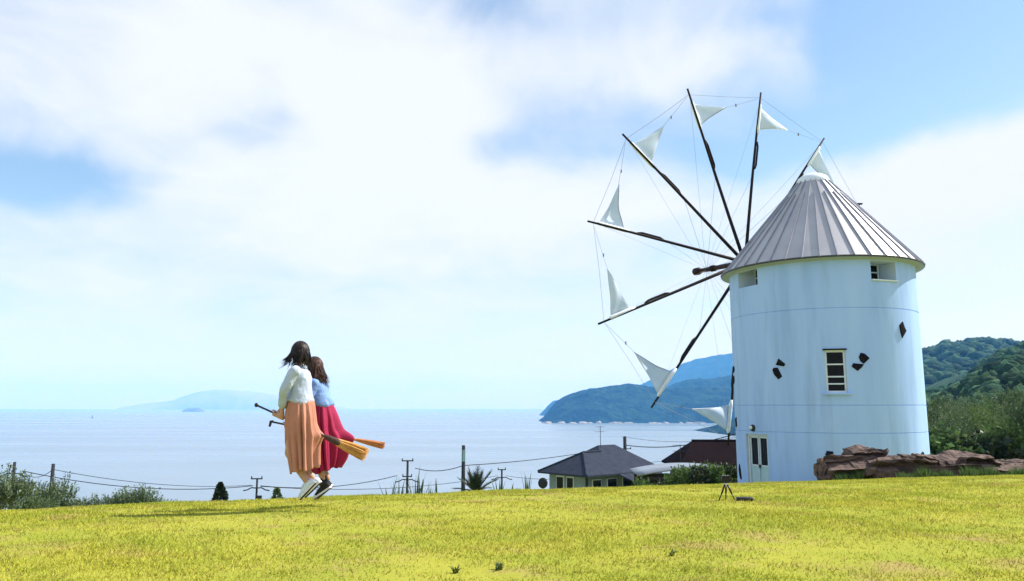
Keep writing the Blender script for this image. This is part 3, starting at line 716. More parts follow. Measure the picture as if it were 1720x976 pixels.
# feathery olive bushes on the left beyond the crest
BC = [sprig_crown('crown', M[('leafO', 'leafP', 'leafO')[i]], 60 + i, .70, .50, .80, 260, 18, .55, .10, .2, up=1.5, hollow=.3) for i in range(3)]
BT = [trunk_mesh('trunk', 70 + i, .9, .045, 6, .5, .8) for i in range(2)]
for i, (p, y, s_, sz) in enumerate(((-14, 20, 1.15, 1.05), (14, 18, 1.2, 1.12), (42, 20, 1.05, 1.0), (70, 22, .95, 1.0), (88, 23, 1.3, 1.2), (112, 24, 1.2, 1.05), (132, 25, .95, .9), (150, 25, 1.15, .95), (165, 26, 1.1, .95), (204, 25, 1.1, 1.0), (226, 24, 1.2, 1.0), (250, 24, 1.15, 1.0), (270, 26, 1.1, .9), (288, 26, 1.0, .9), (306, 27, .95, .85))):
    plant('olive_bush', 'feathery young olive bush beyond the lawn crest', 'bush', 'feathery olive bushes beyond the lawn crest', vx(p, y), y, BC[i % 3], BT[i % 2], s_ * .53, i * 1.7, sz)
b = MB(); b.tube([(vx(118, 27), 27, gz(vx(118, 27), 27) + .72), (vx(200, 27), 27, gz(vx(200, 27), 27) + .80)], .10, 8)
for p in (120, 160, 198): b.tube([(vx(p, 27), 27, gz(vx(p, 27), 27) - .1), (vx(p, 27), 27, gz(vx(p, 27), 27) + .75)], .05, 6)
tag(b.build('low_rail', M['housedark']), 'low dark rail behind the olive bushes', 'rail')
def cone_crown(name, seed, h, r, n, material, size=.12):
    g = np.random.default_rng(seed); P = []; D = []
    for _ in range(n):
        t = g.random() ** .8; a = g.uniform(0, 6.28); rr = r * (1 - t) ** .75 * g.uniform(.5, 1.08) * (1 + .2 * math.sin(a * 3 + t * 9))
        P.append((math.cos(a) * rr, math.sin(a) * rr, h * (.12 + .88 * t))); D.append((math.cos(a), math.sin(a), .6 + g.normal() * .5))
    V, F = leaves(P, D, size, .3, seed); return mesh_np(name, V, F, material)
ct = trunk_mesh('trunk', 90, 1.6, .09, 4, .4, .7)
plant('conifer', 'dark clipped cone shaped conifer beyond the lawn crest', 'tree', None, vx(373, 40), 40, cone_crown('crown', 91, 3.0, .72, 4200, M['leafD'], .13), ct, .9, 0, .9)
plant('shrub', 'small pale pointed shrub beside a utility pole', 'shrub', None, vx(468, 34), 34, cone_crown('crown', 92, 2.0, .38, 700, M['leafP'], .16), ct, .85, 0, .92)
def blade_plant(name, label, cat, group, p, y, h, n, spread, w, material, seed):
    x = vx(p, y); g = random.Random(seed); b = MB(); zt = gz(x, y)
    for k in range(n):
        a = g.uniform(0, 6.28); s_ = g.uniform(.15, 1) * spread; hh = h * g.uniform(.65, 1.05)
        pts = [Vector((math.cos(a) * s_ * t ** 1.4, math.sin(a) * s_ * t ** 1.4, hh * (t - .18 * s_ * t * t))) for t in (0, .35, .7, 1)]
        b.tube(pts, [w * .6, w, w * .7, w * .06], 4, flat=.25)
    o = b.build(name, material); o.location = (x, y, zt); tag(o, label, cat, group); return o
for i, (p, y, h, n, sp) in enumerate(((655, 30, 1.9, 9, .7), (672, 31, 2.0, 9, .5), (699, 30, 2.15, 12, .5), (706, 31, 1.9, 10, .6), (722, 32, 1.75, 7, .4), (735, 32, 1.7, 5, .5), (885, 30, 1.75, 12, .32), (838, 30, 1.65, 10, .8), (858, 31, 1.55, 6, .6))):
    blade_plant('tall_grass', 'tuft of tall spiky grass poking above the lawn crest', 'grass tuft', 'tall grass tufts beyond the crest', p, y, h * (.88 if p > 800 else .93), n, sp, .035, M['leafP' if i % 2 else 'leafO'], 200 + i)
def cycad(p, y, h, seed):
    x = vx(p, y); g = random.Random(seed); e = empty('cycad', (x, y, gz(x, y))); tag(e, 'dark cycad with a fan of arching fronds beside a tall pole', 'plant')
    MB().tube([(0, 0, -.1), (0, 0, h * .55), (0, 0, h * .66)], [.22, .2, .12], 10).build('trunk', M['bark'], e, True)
    for k in range(26):
        a = 2 * math.pi * k / 26 + g.uniform(-.1, .1); el = g.uniform(.1, 1.35); L_ = g.uniform(1.0, 1.35); b = MB()
        c = [Vector((math.cos(a) * L_ * math.cos(el) * t, math.sin(a) * L_ * math.cos(el) * t, h * .62 + L_ * math.sin(el) * t - .35 * t * t * math.cos(el))) for t in np.linspace(0, 1, 9)]
        b.tube(c, .018, 4)
        for j in range(1, 9):
            d = (c[j] - c[j - 1]).normalized(); s_ = d.cross(Vector((0, 0, 1))); s_ = s_.normalized() if s_.length > .01 else Vector((1, 0, 0)); w = .26 * math.sin(math.pi * (j / 9) ** .7) + .05
            for q in (-1, 1): b.add([c[j], c[j] + d * .06, c[j] + d * .16 + s_ * q * w + Vector((0, 0, .05))], [(0, 1, 2)]); b.add([c[j] - d * .07, c[j] - d * .01, c[j] + d * .09 + s_ * q * w + Vector((0, 0, .05))], [(0, 1, 2)])
        b.build('frond', M['leafD'], e)
cycad(800, 36, 1.75, 5)
# leafy shrubs in front of the houses
SC = [sprig_crown('crown', M[('leafG', 'leafD', 'leafG')[i]], 110 + i, 1.0, .7, .9, 170, 12, .6, .22, .3, up=.5) for i in range(3)]
for i, (p, y, s_, sz) in enumerate(((1052, 52, 1.0, .95), (1068, 50, 1.05, 1.1), (1084, 51, 1.1, 1.2), (1100, 50, .95, .9), (1120, 49, .95, 1.0), (1138, 48, 1.05, 1.05), (1155, 47, 1.05, 1.15), (1176, 46, 1.0, 1.05), (1190, 47, 1.0, 1.05), (1206, 46, 1.0, 1.1), (1224, 46, 1.05, 1.05), (1032, 54, .95, .7))):
    plant('garden_shrub', 'leafy green garden shrub in front of the houses', 'shrub', 'garden shrubs in front of the houses', vx(p, y), y, SC[i % 3], None, s_ * .62, i * 1.3, sz, dz=.25)
for i, (p, y, s_) in enumerate(((1574, 37, 1.5), (1600, 36, 1.35), (1626, 38, 1.5), (1655, 36, 1.4), (1684, 37, 1.5), (1712, 36, 1.45), (1742, 37, 1.5), (1590, 42, 1.7), (1640, 41, 1.7), (1700, 42, 1.7))):
    plant('undergrowth_bush', 'low leafy bush along the front edge of the olive grove', 'bush', 'low bushes along the front of the olive grove', vx(p, y), y, SC[(0, 2, 0, 1)[i % 4]], None, s_, i * 2.1, .8, dz=-.2)
def tufts():
    spots = [(765, 963), (838, 958), (1128, 934)]
    for i, (p, q) in enumerate(spots):
        # distance at which the line of sight meets the lawn
        u_ = (p - 860) / 1300 * .955; y = 3.5
        sl = math.tan(math.atan((q - 488) / 1300) - PITCH)
        while -gz(u_ * y, y) / y > sl * 1.0 and y < 20: y += .02
        g = random.Random(300 + i); b = MB()
        for k in range(16):
            a = g.uniform(0, 6.28); h = g.uniform(.02, .05); sp = g.uniform(.02, .06)
            b.tube([(g.uniform(-.025, .025), g.uniform(-.02, .02), -.01), (math.cos(a) * sp * .6, math.sin(a) * sp * .6, h * .8), (math.cos(a) * sp, math.sin(a) * sp, h)], [.004, .005, .001], 4, flat=.4)
        o = b.build('weed', M['weed']); o.location = (u_ * y, y, gz(u_ * y, y)); tag(o, 'small dark green weed in the lawn', 'weed', 'dark weeds in the lawn')
tufts()
# moss and grass along the rock foot
def rock_grass():
    g = np.random.default_rng(77); n = 9000; x = g.uniform(8.7, 17, n); y = np.where(x < 10, 21.62, 20.62) + g.normal(size=n) * .07 - .12 * g.random(n)
    clump = .5 + .5 * np.sin(x * 3.1) * np.sin(x * 7.7 + 1); h = g.uniform(.05, .34, n) * (.25 + clump)
    z = ground_z(x, y) - .01; a = g.uniform(0, 6.28, n); w = g.uniform(.008, .016, n); l_ = g.uniform(.1, .7, n); la = g.uniform(0, 6.28, n)
    V = np.stack([np.stack([x - np.cos(a) * w, y - np.sin(a) * w, z], 1), np.stack([x + np.cos(a) * w, y + np.sin(a) * w, z], 1), np.stack([x + np.cos(la) * h * l_, y + np.sin(la) * h * l_, z + h], 1)], 1)
    tag(link(bpy.data.objects.new('grass', mesh_np('grass', V.reshape(-1, 3), np.arange(3 * n).reshape(n, 3), M['leafG']))), 'ragged longer grass growing along the foot of the rocks', 'grass', kind='stuff')
rock_grass()

# ------------------------------------------------------------------ houses
def hip_roof(b, x0, x1, y0, y1, z, rise, inset):
    ym = (y0 + y1) / 2
    vs = [(x0, y0, z), (x1, y0, z), (x1, y1, z), (x0, y1, z), (x0 + inset, ym, z + rise), (x1 - inset, ym, z + rise)]
    vs2 = [(v[0], v[1], v[2] - .18) for v in vs[:4]]
    b.add(vs + vs2, [(0, 1, 5, 4), (2, 3, 4, 5), (3, 0, 4), (1, 2, 5), (0, 6, 7, 1), (1, 7, 8, 2), (2, 8, 9, 3), (3, 9, 6, 0), (9, 8, 7, 6)])
    return vs
def antenna(parent, x, y, z, h):
    b = MB(); b.tube([(x, y, z - .2), (x, y, z + h)], .035, 6)
    for i, zz in enumerate((h - .1, h - .65)):
        b.tube([(x - .75, y, z + zz), (x + .55, y, z + zz)], .02, 4)
        for k in range(5): b.tube([(x - .6 + k * .26, y - .35, z + zz), (x - .6 + k * .26, y + .35, z + zz)], .012, 4)
    return b.build('antenna', M['polec'], parent)
def grey_house():
    x, y = vx(985, 84), 84.0
    e = empty('house', (x, y, -10.6), R(40)); tag(e, 'pale walled house with a grey hipped tile roof and aerial', 'house')
    ze = 10.6 - .0862 * 84     # eaves above the base
    W, D_ = 11.0, 7.2          # local x along the long side to the right-back, local y along the short side to the left-back
    b = MB(); b.box((W / 2 + .2, D_ / 2 + .1, ze / 2 - .1), (W - 1.2, D_ - 1.2, ze + .1)); b.build('wall', M['housewall'], e)
    rf = MB(); hip_roof(rf, -.25, W + .3, -.25, D_ + .3, ze, 2.15, 3.4); r_ = fix_normals(rf.build('roof', M['tileG'], e))
    rf = MB(); hip_roof(rf, 3.4, W + 1.6, .6, D_ + 1.4, ze + .35, 2.45, 3.2); fix_normals(rf.build('roof', M['tileG'], e))
    b = MB(); b.tube([(-.25, -.25, ze + .03), (3.15, D_ / 2, ze + 2.18)], .12, 6); b.tube([(-.25, D_ + .3, ze + .03), (3.15, D_ / 2, ze + 2.18)], .12, 6); b.tube([(3.15, D_ / 2, ze + 2.18), (6, D_ / 2, ze + 2.18)], .13, 6)
    b.build('ridge_tiles', M['tileG'], r_)
    for (cy, w, m_) in ((4.9, 1.0, 'glass'), (3.3, .9, 'glass')):
        f_ = MB().box((.78, cy, ze - 1.35), (.09, w + .2, 2.0)).build('window', M['frame'], e); MB().box((.72, cy, ze - 1.4), (.06, w, 1.8)).build('pane', M['glass'], f_)
    for (cx_, w) in ((2.2, 1.2), (4.6, 1.4), (7.2, 1.6)):
        f_ = MB().box((cx_, .68, ze - 1.3), (w + .2, .09, 1.5)).build('window', M['frame'], e); MB().box((cx_, .62, ze - 1.3), (w, .06, 1.3)).build('pane', M['glass'], f_)
    MB().box((.66, .66, ze / 2 - .1), (.22, .22, ze)).build('corner_post', M['housedark'], e)
    # lean-to roof over the right side
    b = MB(); b.add([(4.6, .3, ze + .02), (W + .5, .3, ze + .02), (W + .8, -2.6, ze - 1.2), (5.6, -2.6, ze - 1.2)], [(0, 1, 2, 3)]); l_ = b.build('porch_roof', M['tileG'], e); md = l_.modifiers.new('t', 'SOLIDIFY'); md.thickness = .12
    MB().box((8, -2.2, (ze - 1.3) / 2), (5.6, .2, ze - 1.4)).build('porch_wall', M['housedark'], e)
    antenna(e, 6.6, D_ / 2 + .6, ze + 2.6, 2.4)
grey_house()
def brown_house():
    y = 76.0; e = empty('house', (vx(1140, y), y, -10.2)); tag(e, 'house with a dark brown roof partly hidden by the windmill', 'house')
    ze = 10.2 - .0752 * y
    MB().box((6.4, 4.4, ze / 2), (11.4, 7.0, ze)).build('wall', M['housedark'], e)
    rf = MB(); hip_roof(rf, 0, 12.8, 0, 8.8, ze, 2.25, 2.3); fix_normals(rf.build('roof', M['tileB'], e))
    MB().tube([(2.3, 4.4, ze + 2.28), (10.5, 4.4, ze + 2.28)], .14, 6).build('ridge_tiles', M['tileB'], e)
    MB().box((1.6, .86, ze - .75), (1.8, .1, .7)).build('window', M['frame'], e)
    antenna(e, .25, .4, ze + .1, 2.0)
brown_house()
def carport():
    y = 60.0; e = empty('shed', (vx(1072, y), y, -8.6)); tag(e, 'low shed with a pale curved metal roof below the brown house', 'shed')
    L_ = vx(1262, y) - vx(1072, y); n = 14; z0 = 8.6 - .0868 * y
    ring = []
    for yy in (0, 4.5):
        ring.append([(L_ * t, yy, z0 - .05 + .62 * math.sin(math.pi * (t * .9 + .06)) ** .9 + (.12 if yy else 0)) for t in np.linspace(0, 1, n)])
    o = MB().rings(ring, closed=False).build('roof', M['palemetal'], e, True); md = o.modifiers.new('t', 'SOLIDIFY'); md.thickness = .1
    MB().box((L_ / 2, 3.6, z0 / 2 - .1), (L_ - .4, .2, z0)).build('back_wall', M['housedark'], e)
    for t in (.03, .35, .66, .97): MB().tube([(L_ * t, .3, 0), (L_ * t, .3, z0 + .1)], .07, 6).build('post', M['polec'], e)
    MB().box((L_ * .5, .25, z0 - .2), (L_ - .3, .12, .2)).build('beam', M['housedark'], e)
carport()
x = vx(912, 62); b = MB(); hw_ = -.1045 * 62 + .1 - gz(x, 62) + .3; b.box((0, 0, -hw_ / 2), (2.2, .3, hw_)); b.box((0, 0, .04), (2.3, .4, .08)); o = b.build('low_wall', M['housedark']); o.location = (vx(922, 62), 62, -.1045 * 62 + .02); tag(o, 'dark low wall at the left end of the grey house', 'wall')
e = empty('satellite_dish', (vx(911.5, 62), 62, -.1045 * 62 + .08)); tag(e, 'small dark satellite dish on the low wall', 'dish')
MB().tube([(0, 0, -.15), (0, 0, .4)], .04, 6).build('mast', M['polec'], e)
MB().sphere((0, -.08, .5), (.38, .14, .42), 16, 8).build('reflector', M['polec'], e, True)
MB().tube([(0, -.2, .3), (0, -.55, .45)], .025, 5).build('feed_arm', M['polec'], e)

# ------------------------------------------------------------------ utility poles and cables
POLES = {}
def vz(py, y): return -(py - 683) / 1300 / (.978 + .148 * (py - 488) / 1300 / 1.0 * 1.0) * y if False else -math.tan(math.atan((py - 488) / 1300) - PITCH) * y
def pole(key, label, p, top, y, r=.13, arm=None, extra=None):
    x = vx(p, y); zt = vz(top, y); g = gz(x, y) - .3; e = empty('utility_pole', (x, y, g)); tag(e, label, 'utility pole', 'utility poles below the lawn')
    H = zt - g; POLES[key] = (x, y, zt)
    MB().tube([(0, 0, 0), (0, 0, H)], [r * 1.25, r * .8], 10).build('shaft', M['polec'], e, True)
    for dz, w in (arm or ()):
        MB().box((0, -.14, H - dz), (w, .1, .1)).build('crossarm', M['polec'], e)
        for s_ in (-1, 1): MB().tube([(s_ * w * .45, -.14, H - dz + .05), (s_ * w * .45, -.14, H - dz + .24)], [.06, .035], 8).build('insulator', M['polec'], e)
    for kind, dz in (extra or ()):
        if kind == 'can': MB().tube([(.3, -.1, H - dz - .4), (.3, -.1, H - dz + .4)], .22, 10).build('transformer', M['polec'], e, True)
        if kind == 'blue': MB().box((.05, -.12, H - dz), (.26, .22, 1.0)).build('signal_box', M['bluebox'], e)
        if kind == 'steps':
            for s_ in (-1, 1):
                b = MB()
                for q in range(3): b.box((s_ * .75, -.1, H - dz - q * .3), (.28, .16, .16))
                b.tube([(s_ * .1, -.1, H - dz - .3), (s_ * .75, -.1, H - dz - .3)], .035, 5); b.build('switch_stack', M['polec'], e)
        if kind == 'loop':
            for s_ in (-1, 1):
                b = MB(); b.tube([(s_ * .05, -.1, H - dz), (s_ * .45, -.1, H - dz + .03), (s_ * .8, -.1, H - dz - .16), (s_ * 1.15, -.1, H - dz - .22)], .055, 6); b.build('cable_joint', M['cable'], e)
    return e
pole('a', 'utility pole with looped cable joints standing among the olive bushes', 26, 776, 62, extra=(('loop', .9),))
pole('b', 'plain utility pole rising through the tallest olive bush', 91, 779, 56, r=.14)
pole('c', 'small utility pole with one crossarm between conifer and pale shrub', 434, 803, 70, r=.1, arm=((.05, 1.0),), extra=(('loop', .85), ('can', 1.9)))
pole('d', 'utility pole with a top crossarm beside spiky tall grass', 685, 773, 75, arm=((.05, 1.1), (1.5, .9)), extra=(('loop', 1.8),))
pole('e', 'tallest dark pole with a pale blue box beside the cycad', 778.5, 748, 70, r=.19, extra=(('blue', .9),))
pole('f', 'short utility pole with a small crossarm right of the cycad', 843, 788, 88, r=.12, arm=((.05, .9),), extra=(('loop', .9),))
pole('g', 'tall utility pole behind the grey roofed house', 1050, 733, 104, r=.26, arm=((1.6, 1.6),), extra=(('steps', 3.0),))
def cable(label, pts_, sag, r, cat='cable'):
    b = MB()
    for i in range(len(pts_) - 1):
        A, B = Vector(pts_[i]), Vector(pts_[i + 1])
        b.tube([A.lerp(B, t) - Vector((0, 0, sag * 4 * t * (1 - t))) for t in np.linspace(0, 1, 15)], r * .72, 5)
    tag(b.build('power_cable', M['cable']), label, cat, 'power cables below the lawn')
def at(p, q, y): return (vx(p, y), y, vz(q, y))
cable('thick cable running from looped joints down to the small crossarm pole', [at(-40, 800, 62), at(16, 791, 62)], .15, .045)
cable('cable sagging from the looped joint pole to the conifer side pole', [at(40, 791, 62), at(428, 816, 70)], .75, .045)
cable('thin upper cable leaving the plain pole in the olive bush', [at(40, 791.5, 62), at(91, 788.5, 56), at(425, 815, 70)], .5, .03)
cable('cable passing behind the shoes to the tall grass pole', [at(440, 816, 70), at(667, 799, 75)], .55, .045)
cable('lower thin cable between conifer side pole and short pole', [at(440, 817, 70), at(836, 799, 88)], .75, .035)
cable('cable from the grass side pole past the tallest pole to the house', [at(698, 786.5, 75), at(778, 782, 70), at(1038, 749, 104)], .35, .05)
cable('thin cable from the short pole to the house wall', [at(850, 799, 88), at(922, 805, 80)], .1, .03)
cable('thick cable from the tall house pole behind the windmill', [at(1053, 748, 104), at(1275, 716, 80)], .95, .075)
cable('thin upper cable from the tall house pole top', [at(1051, 734, 104), at(1275, 728, 84)], .75, .03)
cable('faint low cable reaching the brown house', [at(1062, 779, 104), at(1150, 770, 80)], .05, .03)
e = empty('buoy', (vx(150, 4450), 4450, SEA)); tag(e, 'tiny dark marker buoy on the open sea', 'buoy')
MB().tube([(0, 0, -1), (0, 0, 3), (0, 0, 4)], [5, 5, 2.2], 12).build('float', M['buoy'], e); MB().tube([(0, 0, 3), (0, 0, 14)], [2.2, 1.2], 8).build('mast', M['buoy'], e); MB().sphere((0, 0, 14.5), 2.4, 8, 6).build('topmark', M['buoy'], e)

# ------------------------------------------------------------------ tripod, camera and pouch on the lawn
def tripod():
    y = 9.3; x = (1222 - 860) / 1300 * .968 * y; z = gz(x, y)
    e = empty('tripod', (x, y, z)); e.scale = (.85, .85, .78); tag(e, 'small black tripod standing on the lawn before the windmill', 'tripod')
    for a in (195, 330, 80):
        ca, sa = math.cos(R(a)), math.sin(R(a)); l_ = MB()
        l_.tube([(ca * .02, sa * .02, .235), (ca * .075, sa * .075, .10)], .0125, 8); l_.tube([(ca * .072, sa * .072, .11), (ca * .118, sa * .118, .006)], .008, 8); l_.build('leg', M['blackplastic'], e, True)
        MB().sphere((ca * .118, sa * .118, .008), .012, 8, 6).build('foot', M['blackplastic'], e, True)
    MB().tube([(0, 0, .20), (0, 0, .262)], .018, 10).build('column', M['alu'], e, True)
    MB().tube([(0, 0, .262), (0, 0, .275)], .024, 10).build('head', M['blackplastic'], e, True)
    c = empty('camera', (x, y, z + .2145)); c.scale = (.8, .8, .8); tag(c, 'black camera mounted on the small tripod', 'camera')
    MB().box((0, 0, .045), (.125, .035, .085)).build('body', M['blackplastic'], c); MB().tube([(-.005, .02, .045), (-.005, .075, .045)], .03, 14).build('lens', M['blackplastic'], c, True)
    for k in (-.04, -.005, .03): MB().tube([(k, 0, .087), (k, 0, .097)], .009, 8).build('dial', M['alu'], c)
    xx = x + .205; zz = gz(xx, y - .02)
    o = MB(); n = 24; rr = []
    for t, w in ((0, .5), (.03, .9), (.08, 1), (.9, 1), (.97, .9), (1, .5)):
        rr.append([Vector(((t - .5) * .19, math.copysign(abs(math.cos(a)) ** .6, math.cos(a)) * .05 * w, .022 + math.copysign(abs(math.sin(a)) ** .6, math.sin(a)) * .024 * w)) for a in (2 * math.pi * k / n for k in range(n))])
    o = o.rings(rr, cap=True).build('pouch', M['blackplastic'], None, True); o.location = (xx, y - .02, zz); tag(o, 'flat black pouch lying beside the small tripod', 'pouch')
tripod()

# ------------------------------------------------------------------ two people riding brooms
def make_shoe(person, heel, phi, yaw, main, high, label=None):
    d = Vector((-math.cos(phi) * math.cos(yaw), math.sin(yaw) * math.cos(phi), -math.sin(phi))); u = Vector((-math.sin(phi), 0, math.cos(phi))); u = (u - d * u.dot(d)).normalized(); s_ = u.cross(d)
    m_ = Matrix((d, s_, u)).transposed().to_4x4(); m_.translation = Vector(heel)
    L_ = .238
    def outline(t): return .034 + .013 * math.sin(t * math.pi * .9 + .2) if t < .93 else .034
    T = [0, .03, .08, .2, .35, .5, .65, .8, .9, .96, 1.0]
    W = [.012, .026, .032, .034, .034, .038, .043, .044, .037, .026, .010]
    HH = [.050, .066, .076, .080, .082, .074, .060, .048, .040, .030, .014]
    def sec(t, w, z0, z1, n=14, p=.75):
        r = []
        for k in range(n):
            a = 2 * math.pi * k / n
            r.append(m_ @ Vector((t * L_, math.copysign(abs(math.cos(a)) ** p, math.cos(a)) * w, (z0 + z1) / 2 + math.copysign(abs(math.sin(a)) ** p, math.sin(a)) * (z1 - z0) / 2)))
        return r
    up = MB().rings([sec(t, w, .012, h) for t, w, h in zip(T, W, HH)], cap=True)
    if high:
        rr = []
        for z, w, x0, x1 in ((.05, .032, .0, .13), (.085, .033, .0, .115), (.115, .034, -.005, .10), (.145, .036, -.012, .092)):
            rr.append([m_ @ Vector(((x0 + x1) / 2 + math.cos(2 * math.pi * k / 14) * (x1 - x0) / 2, math.sin(2 * math.pi * k / 14) * w, z)) for k in range(14)])
        up.rings(rr, cap=True)
    shoe = fix_normals(up.build('shoe', M[main], person, True))
    fix_normals(MB().rings([sec(t, w + .006, -.004, .022, p=.5) for t, w in zip(T, W)], cap=True).build('sole', M['rubber_white'], shoe))
    fix_normals(MB().rings([sec(t, w + .004, -.010, .002, p=.5) for t, w in zip(T, W)], cap=True).build('tread', M['rubber_dark'], shoe))
    if high: fix_normals(MB().rings([sec(t, w + .003, .012, h + .003) for t, w, h in list(zip(T, W, HH))[7:]], cap=True).build('toe_cap', M['rubber_white'], shoe, True))
    b = MB()
    for k in range(6 if high else 4):
        t = .36 + k * .075 if not high else .30 + k * .07
        h = np.interp(t, T, HH) + .004 if not (high and k < 2) else .10 - k * .012
        b.tube([m_ @ Vector((t * L_ + .012 * q, .024 * q, h - .004 * abs(q))) for q in (-1, -.5, 0, .5, 1)], .0042, 5); b.tube([m_ @ Vector((t * L_ - .012 * q, .024 * q, h - .004 * abs(q))) for q in (-1, -.5, 0, .5, 1)], .0042, 5)
    b.build('laces', M['rubber_white'], shoe)
    return m_
def hair(person, c, face, material, seed, nstr, length, wind, rad=(.088, .102, .118), side=0.0):
    g = random.Random(seed); f_ = Vector(face).normalized(); s_ = Vector((0, 0, 1)).cross(f_); m_ = Matrix((s_, f_, Vector((0, 0, 1)))).transposed()
    b = MB()
    def cap(d, v):
        w = m_ @ d
        if d.y > .45 and d.z < .45: return v * .86
        return v * (1 + .03 * noise.noise(d * 9))
    b.sphere(c, (rad[0], rad[1], rad[2]), 28, 18, M=m_.to_3x3(), fn=cap)
    for k in range(nstr):
        a = g.uniform(0, 6.28); el = g.uniform(.1, 1.5)
        d = Vector((math.cos(a) * math.cos(el), math.sin(a) * math.cos(el), math.sin(el)))
        if d.y > .5 and d.z < .55: continue
        hd = Vector((d.x, d.y, 0)); hd = hd.normalized() if hd.length > .01 else Vector((0, -1, 0))
        if hd.y > .55: hd = Vector((math.copysign(.9, hd.x), .3, 0)).normalized()
        pts = []; n = 9; ll = length * g.uniform(.75, 1.1); wob = g.uniform(-.02, .02); wf = g.uniform(.1, 1.0)
        e0 = el
        for i in range(n):
            t = i / (n - 1)
            ang = e0 - t * 2.0 * 1.25
            if ang > -.15: p = Vector((hd.x * math.cos(ang) * rad[0], hd.y * math.cos(ang) * rad[1], math.sin(ang) * rad[2])) * 1.06
            else:
                if not pts: pts.append(Vector((hd.x * rad[0], hd.y * rad[1], 0)))
                p = pts[-1] + Vector((hd.x * .004 + wob * .3, hd.y * .004, -ll / n * 1.35))
                p += m_.transposed() @ (Vector(wind) * wf * (t ** 2) * .022) 
            pts.append(p)
        pts = [Vector(c) + m_ @ p for p in pts]
        r0 = g.uniform(.005, .009); n_ = len(pts)
        b.tube(pts, [r0 * (1 - .75 * (i / (n_ - 1)) ** 2) for i in range(n_)], 5, flat=.6)
    return b.build('hair', material, person, True)
def skirt(person, rows, hem_tilt, npl, seed, material, amp=.034, name='skirt'):
    """rows: (z, x_front, x_back, halfwidth) from the waist down; front is the -x side"""
    g = random.Random(seed); NA = 180; R_ = np.array(rows, float)[::-1]; zs = np.linspace(R_[-1, 0], R_[0, 0], 44)
    ph = [g.uniform(0, 6.28) for _ in range(6)]; rings = []
    zf = np.linspace(R_[0, 0], R_[-1, 0], 200); ker = np.hanning(17); ker /= ker.sum()
    SM = [np.convolve(np.pad(np.interp(zf, R_[:, 0], R_[:, k]), 8, mode='edge'), ker, 'valid') for k in (1, 2, 3)]
    for j, z in enumerate(zs):
        t = j / (len(zs) - 1)
        xf, xb, hw = [float(np.interp(z, zf, q_)) for q_ in SM]
        bk = float(np.interp(t, (0, .25, 1), (R_[-1, 2], R_[-1, 2] + .45 * (R_[0, 2] - R_[-1, 2]), R_[0, 2])))      # back line without the broom
        cx_ = float(np.interp(t, (0, 1), ((R_[-1, 1] + R_[-1, 2]) / 2, (R_[0, 1] + R_[0, 2]) / 2))); ring = []
        for k in range(NA):
            a = 2 * math.pi * k / NA; ca, sa = math.cos(a), math.sin(a)
            wr_ = 2.2 * noise.noise(Vector((ca * 1.3, sa * 1.3, t * .8 + ph[0]))); w = (math.sin(npl * .62 * a + 1.6 * math.sin(a * 2 + ph[0]) + wr_) * .75 + .45 * math.sin(npl * a + ph[1] + 1.4 * wr_) * (.4 + .6 * noise.noise(Vector((ca * 2, sa * 2, 7 + t * 1.5)))) + .4 * math.sin(5 * a + ph[2] + .9 * t)) * (.25 + 1.5 * abs(noise.noise(Vector((ca * 1.9, sa * 1.9, 3 + t * 1.2 + ph[5]))))) * (.75 + .35 * ca)
            w = math.copysign(abs(w) ** .8, w)
            am = amp * (.25 + .9 * min(1, t * 1.6)) * (1.0 if t > .06 else .6)
            fo = 1 + 0
            rx = cx_ - xf if ca < 0 else (bk - cx_) + max(xb - bk, -.03) * math.exp(-(sa / .62) ** 2)
            p = Vector((cx_ + ca * rx, sa * hw, z)) + Vector((ca, sa * 1.1, 0)) * am * (w - .75) * fo
            p.z += hem_tilt * (ca * t ** 3) + .010 * math.sin(7 * a + ph[3]) * t ** 4 - .008 * math.sin(3 * a + ph[4]) * t ** 4
            ring.append(p)
        rings.append(ring)
    o = MB().rings(rings).build(name, material, person, True)
    md = o.modifiers.new('t', 'SOLIDIFY'); md.thickness = .005; md.offset = -1
    return o
def hand(b, w, grip, ydir, stick, r_st):
    """palm from the wrist to the stick with fingers curled round it; stick: unit vector towards the tip"""
    w = Vector(w); g = Vector(grip); st = Vector(stick).normalized(); side = Vector((0, ydir, 0)); dn = st.cross(side); dn = dn if dn.z < 0 else -dn
    kn = g + side * (r_st + .016) - dn * .012
    b.capsule(w, .024, kn - st * .008, .025); b.capsule(kn - st * .026, .014, kn + st * .026, .014)
    for i, L_ in enumerate((.95, 1.05, 1.0, .8)):
        o = st * (.030 - .020 * i)
        p = [kn + o, g + o + side * (r_st + .012) + dn * .022 * L_, g + o + side * .004 + dn * (r_st + .016), g + o - side * (r_st + .009) + dn * .010 * L_, g + o - side * (r_st + .010) - dn * .008 * L_]
        b.chain(p, [.0095, .009, .0085, .008, .007], 8)
    b.chain([kn + st * .02 - dn * .006, g + st * .040 + side * .010 - dn * (r_st + .012), g + st * .056 - side * .016 - dn * (r_st + .010)], [.012, .010, .008], 8)
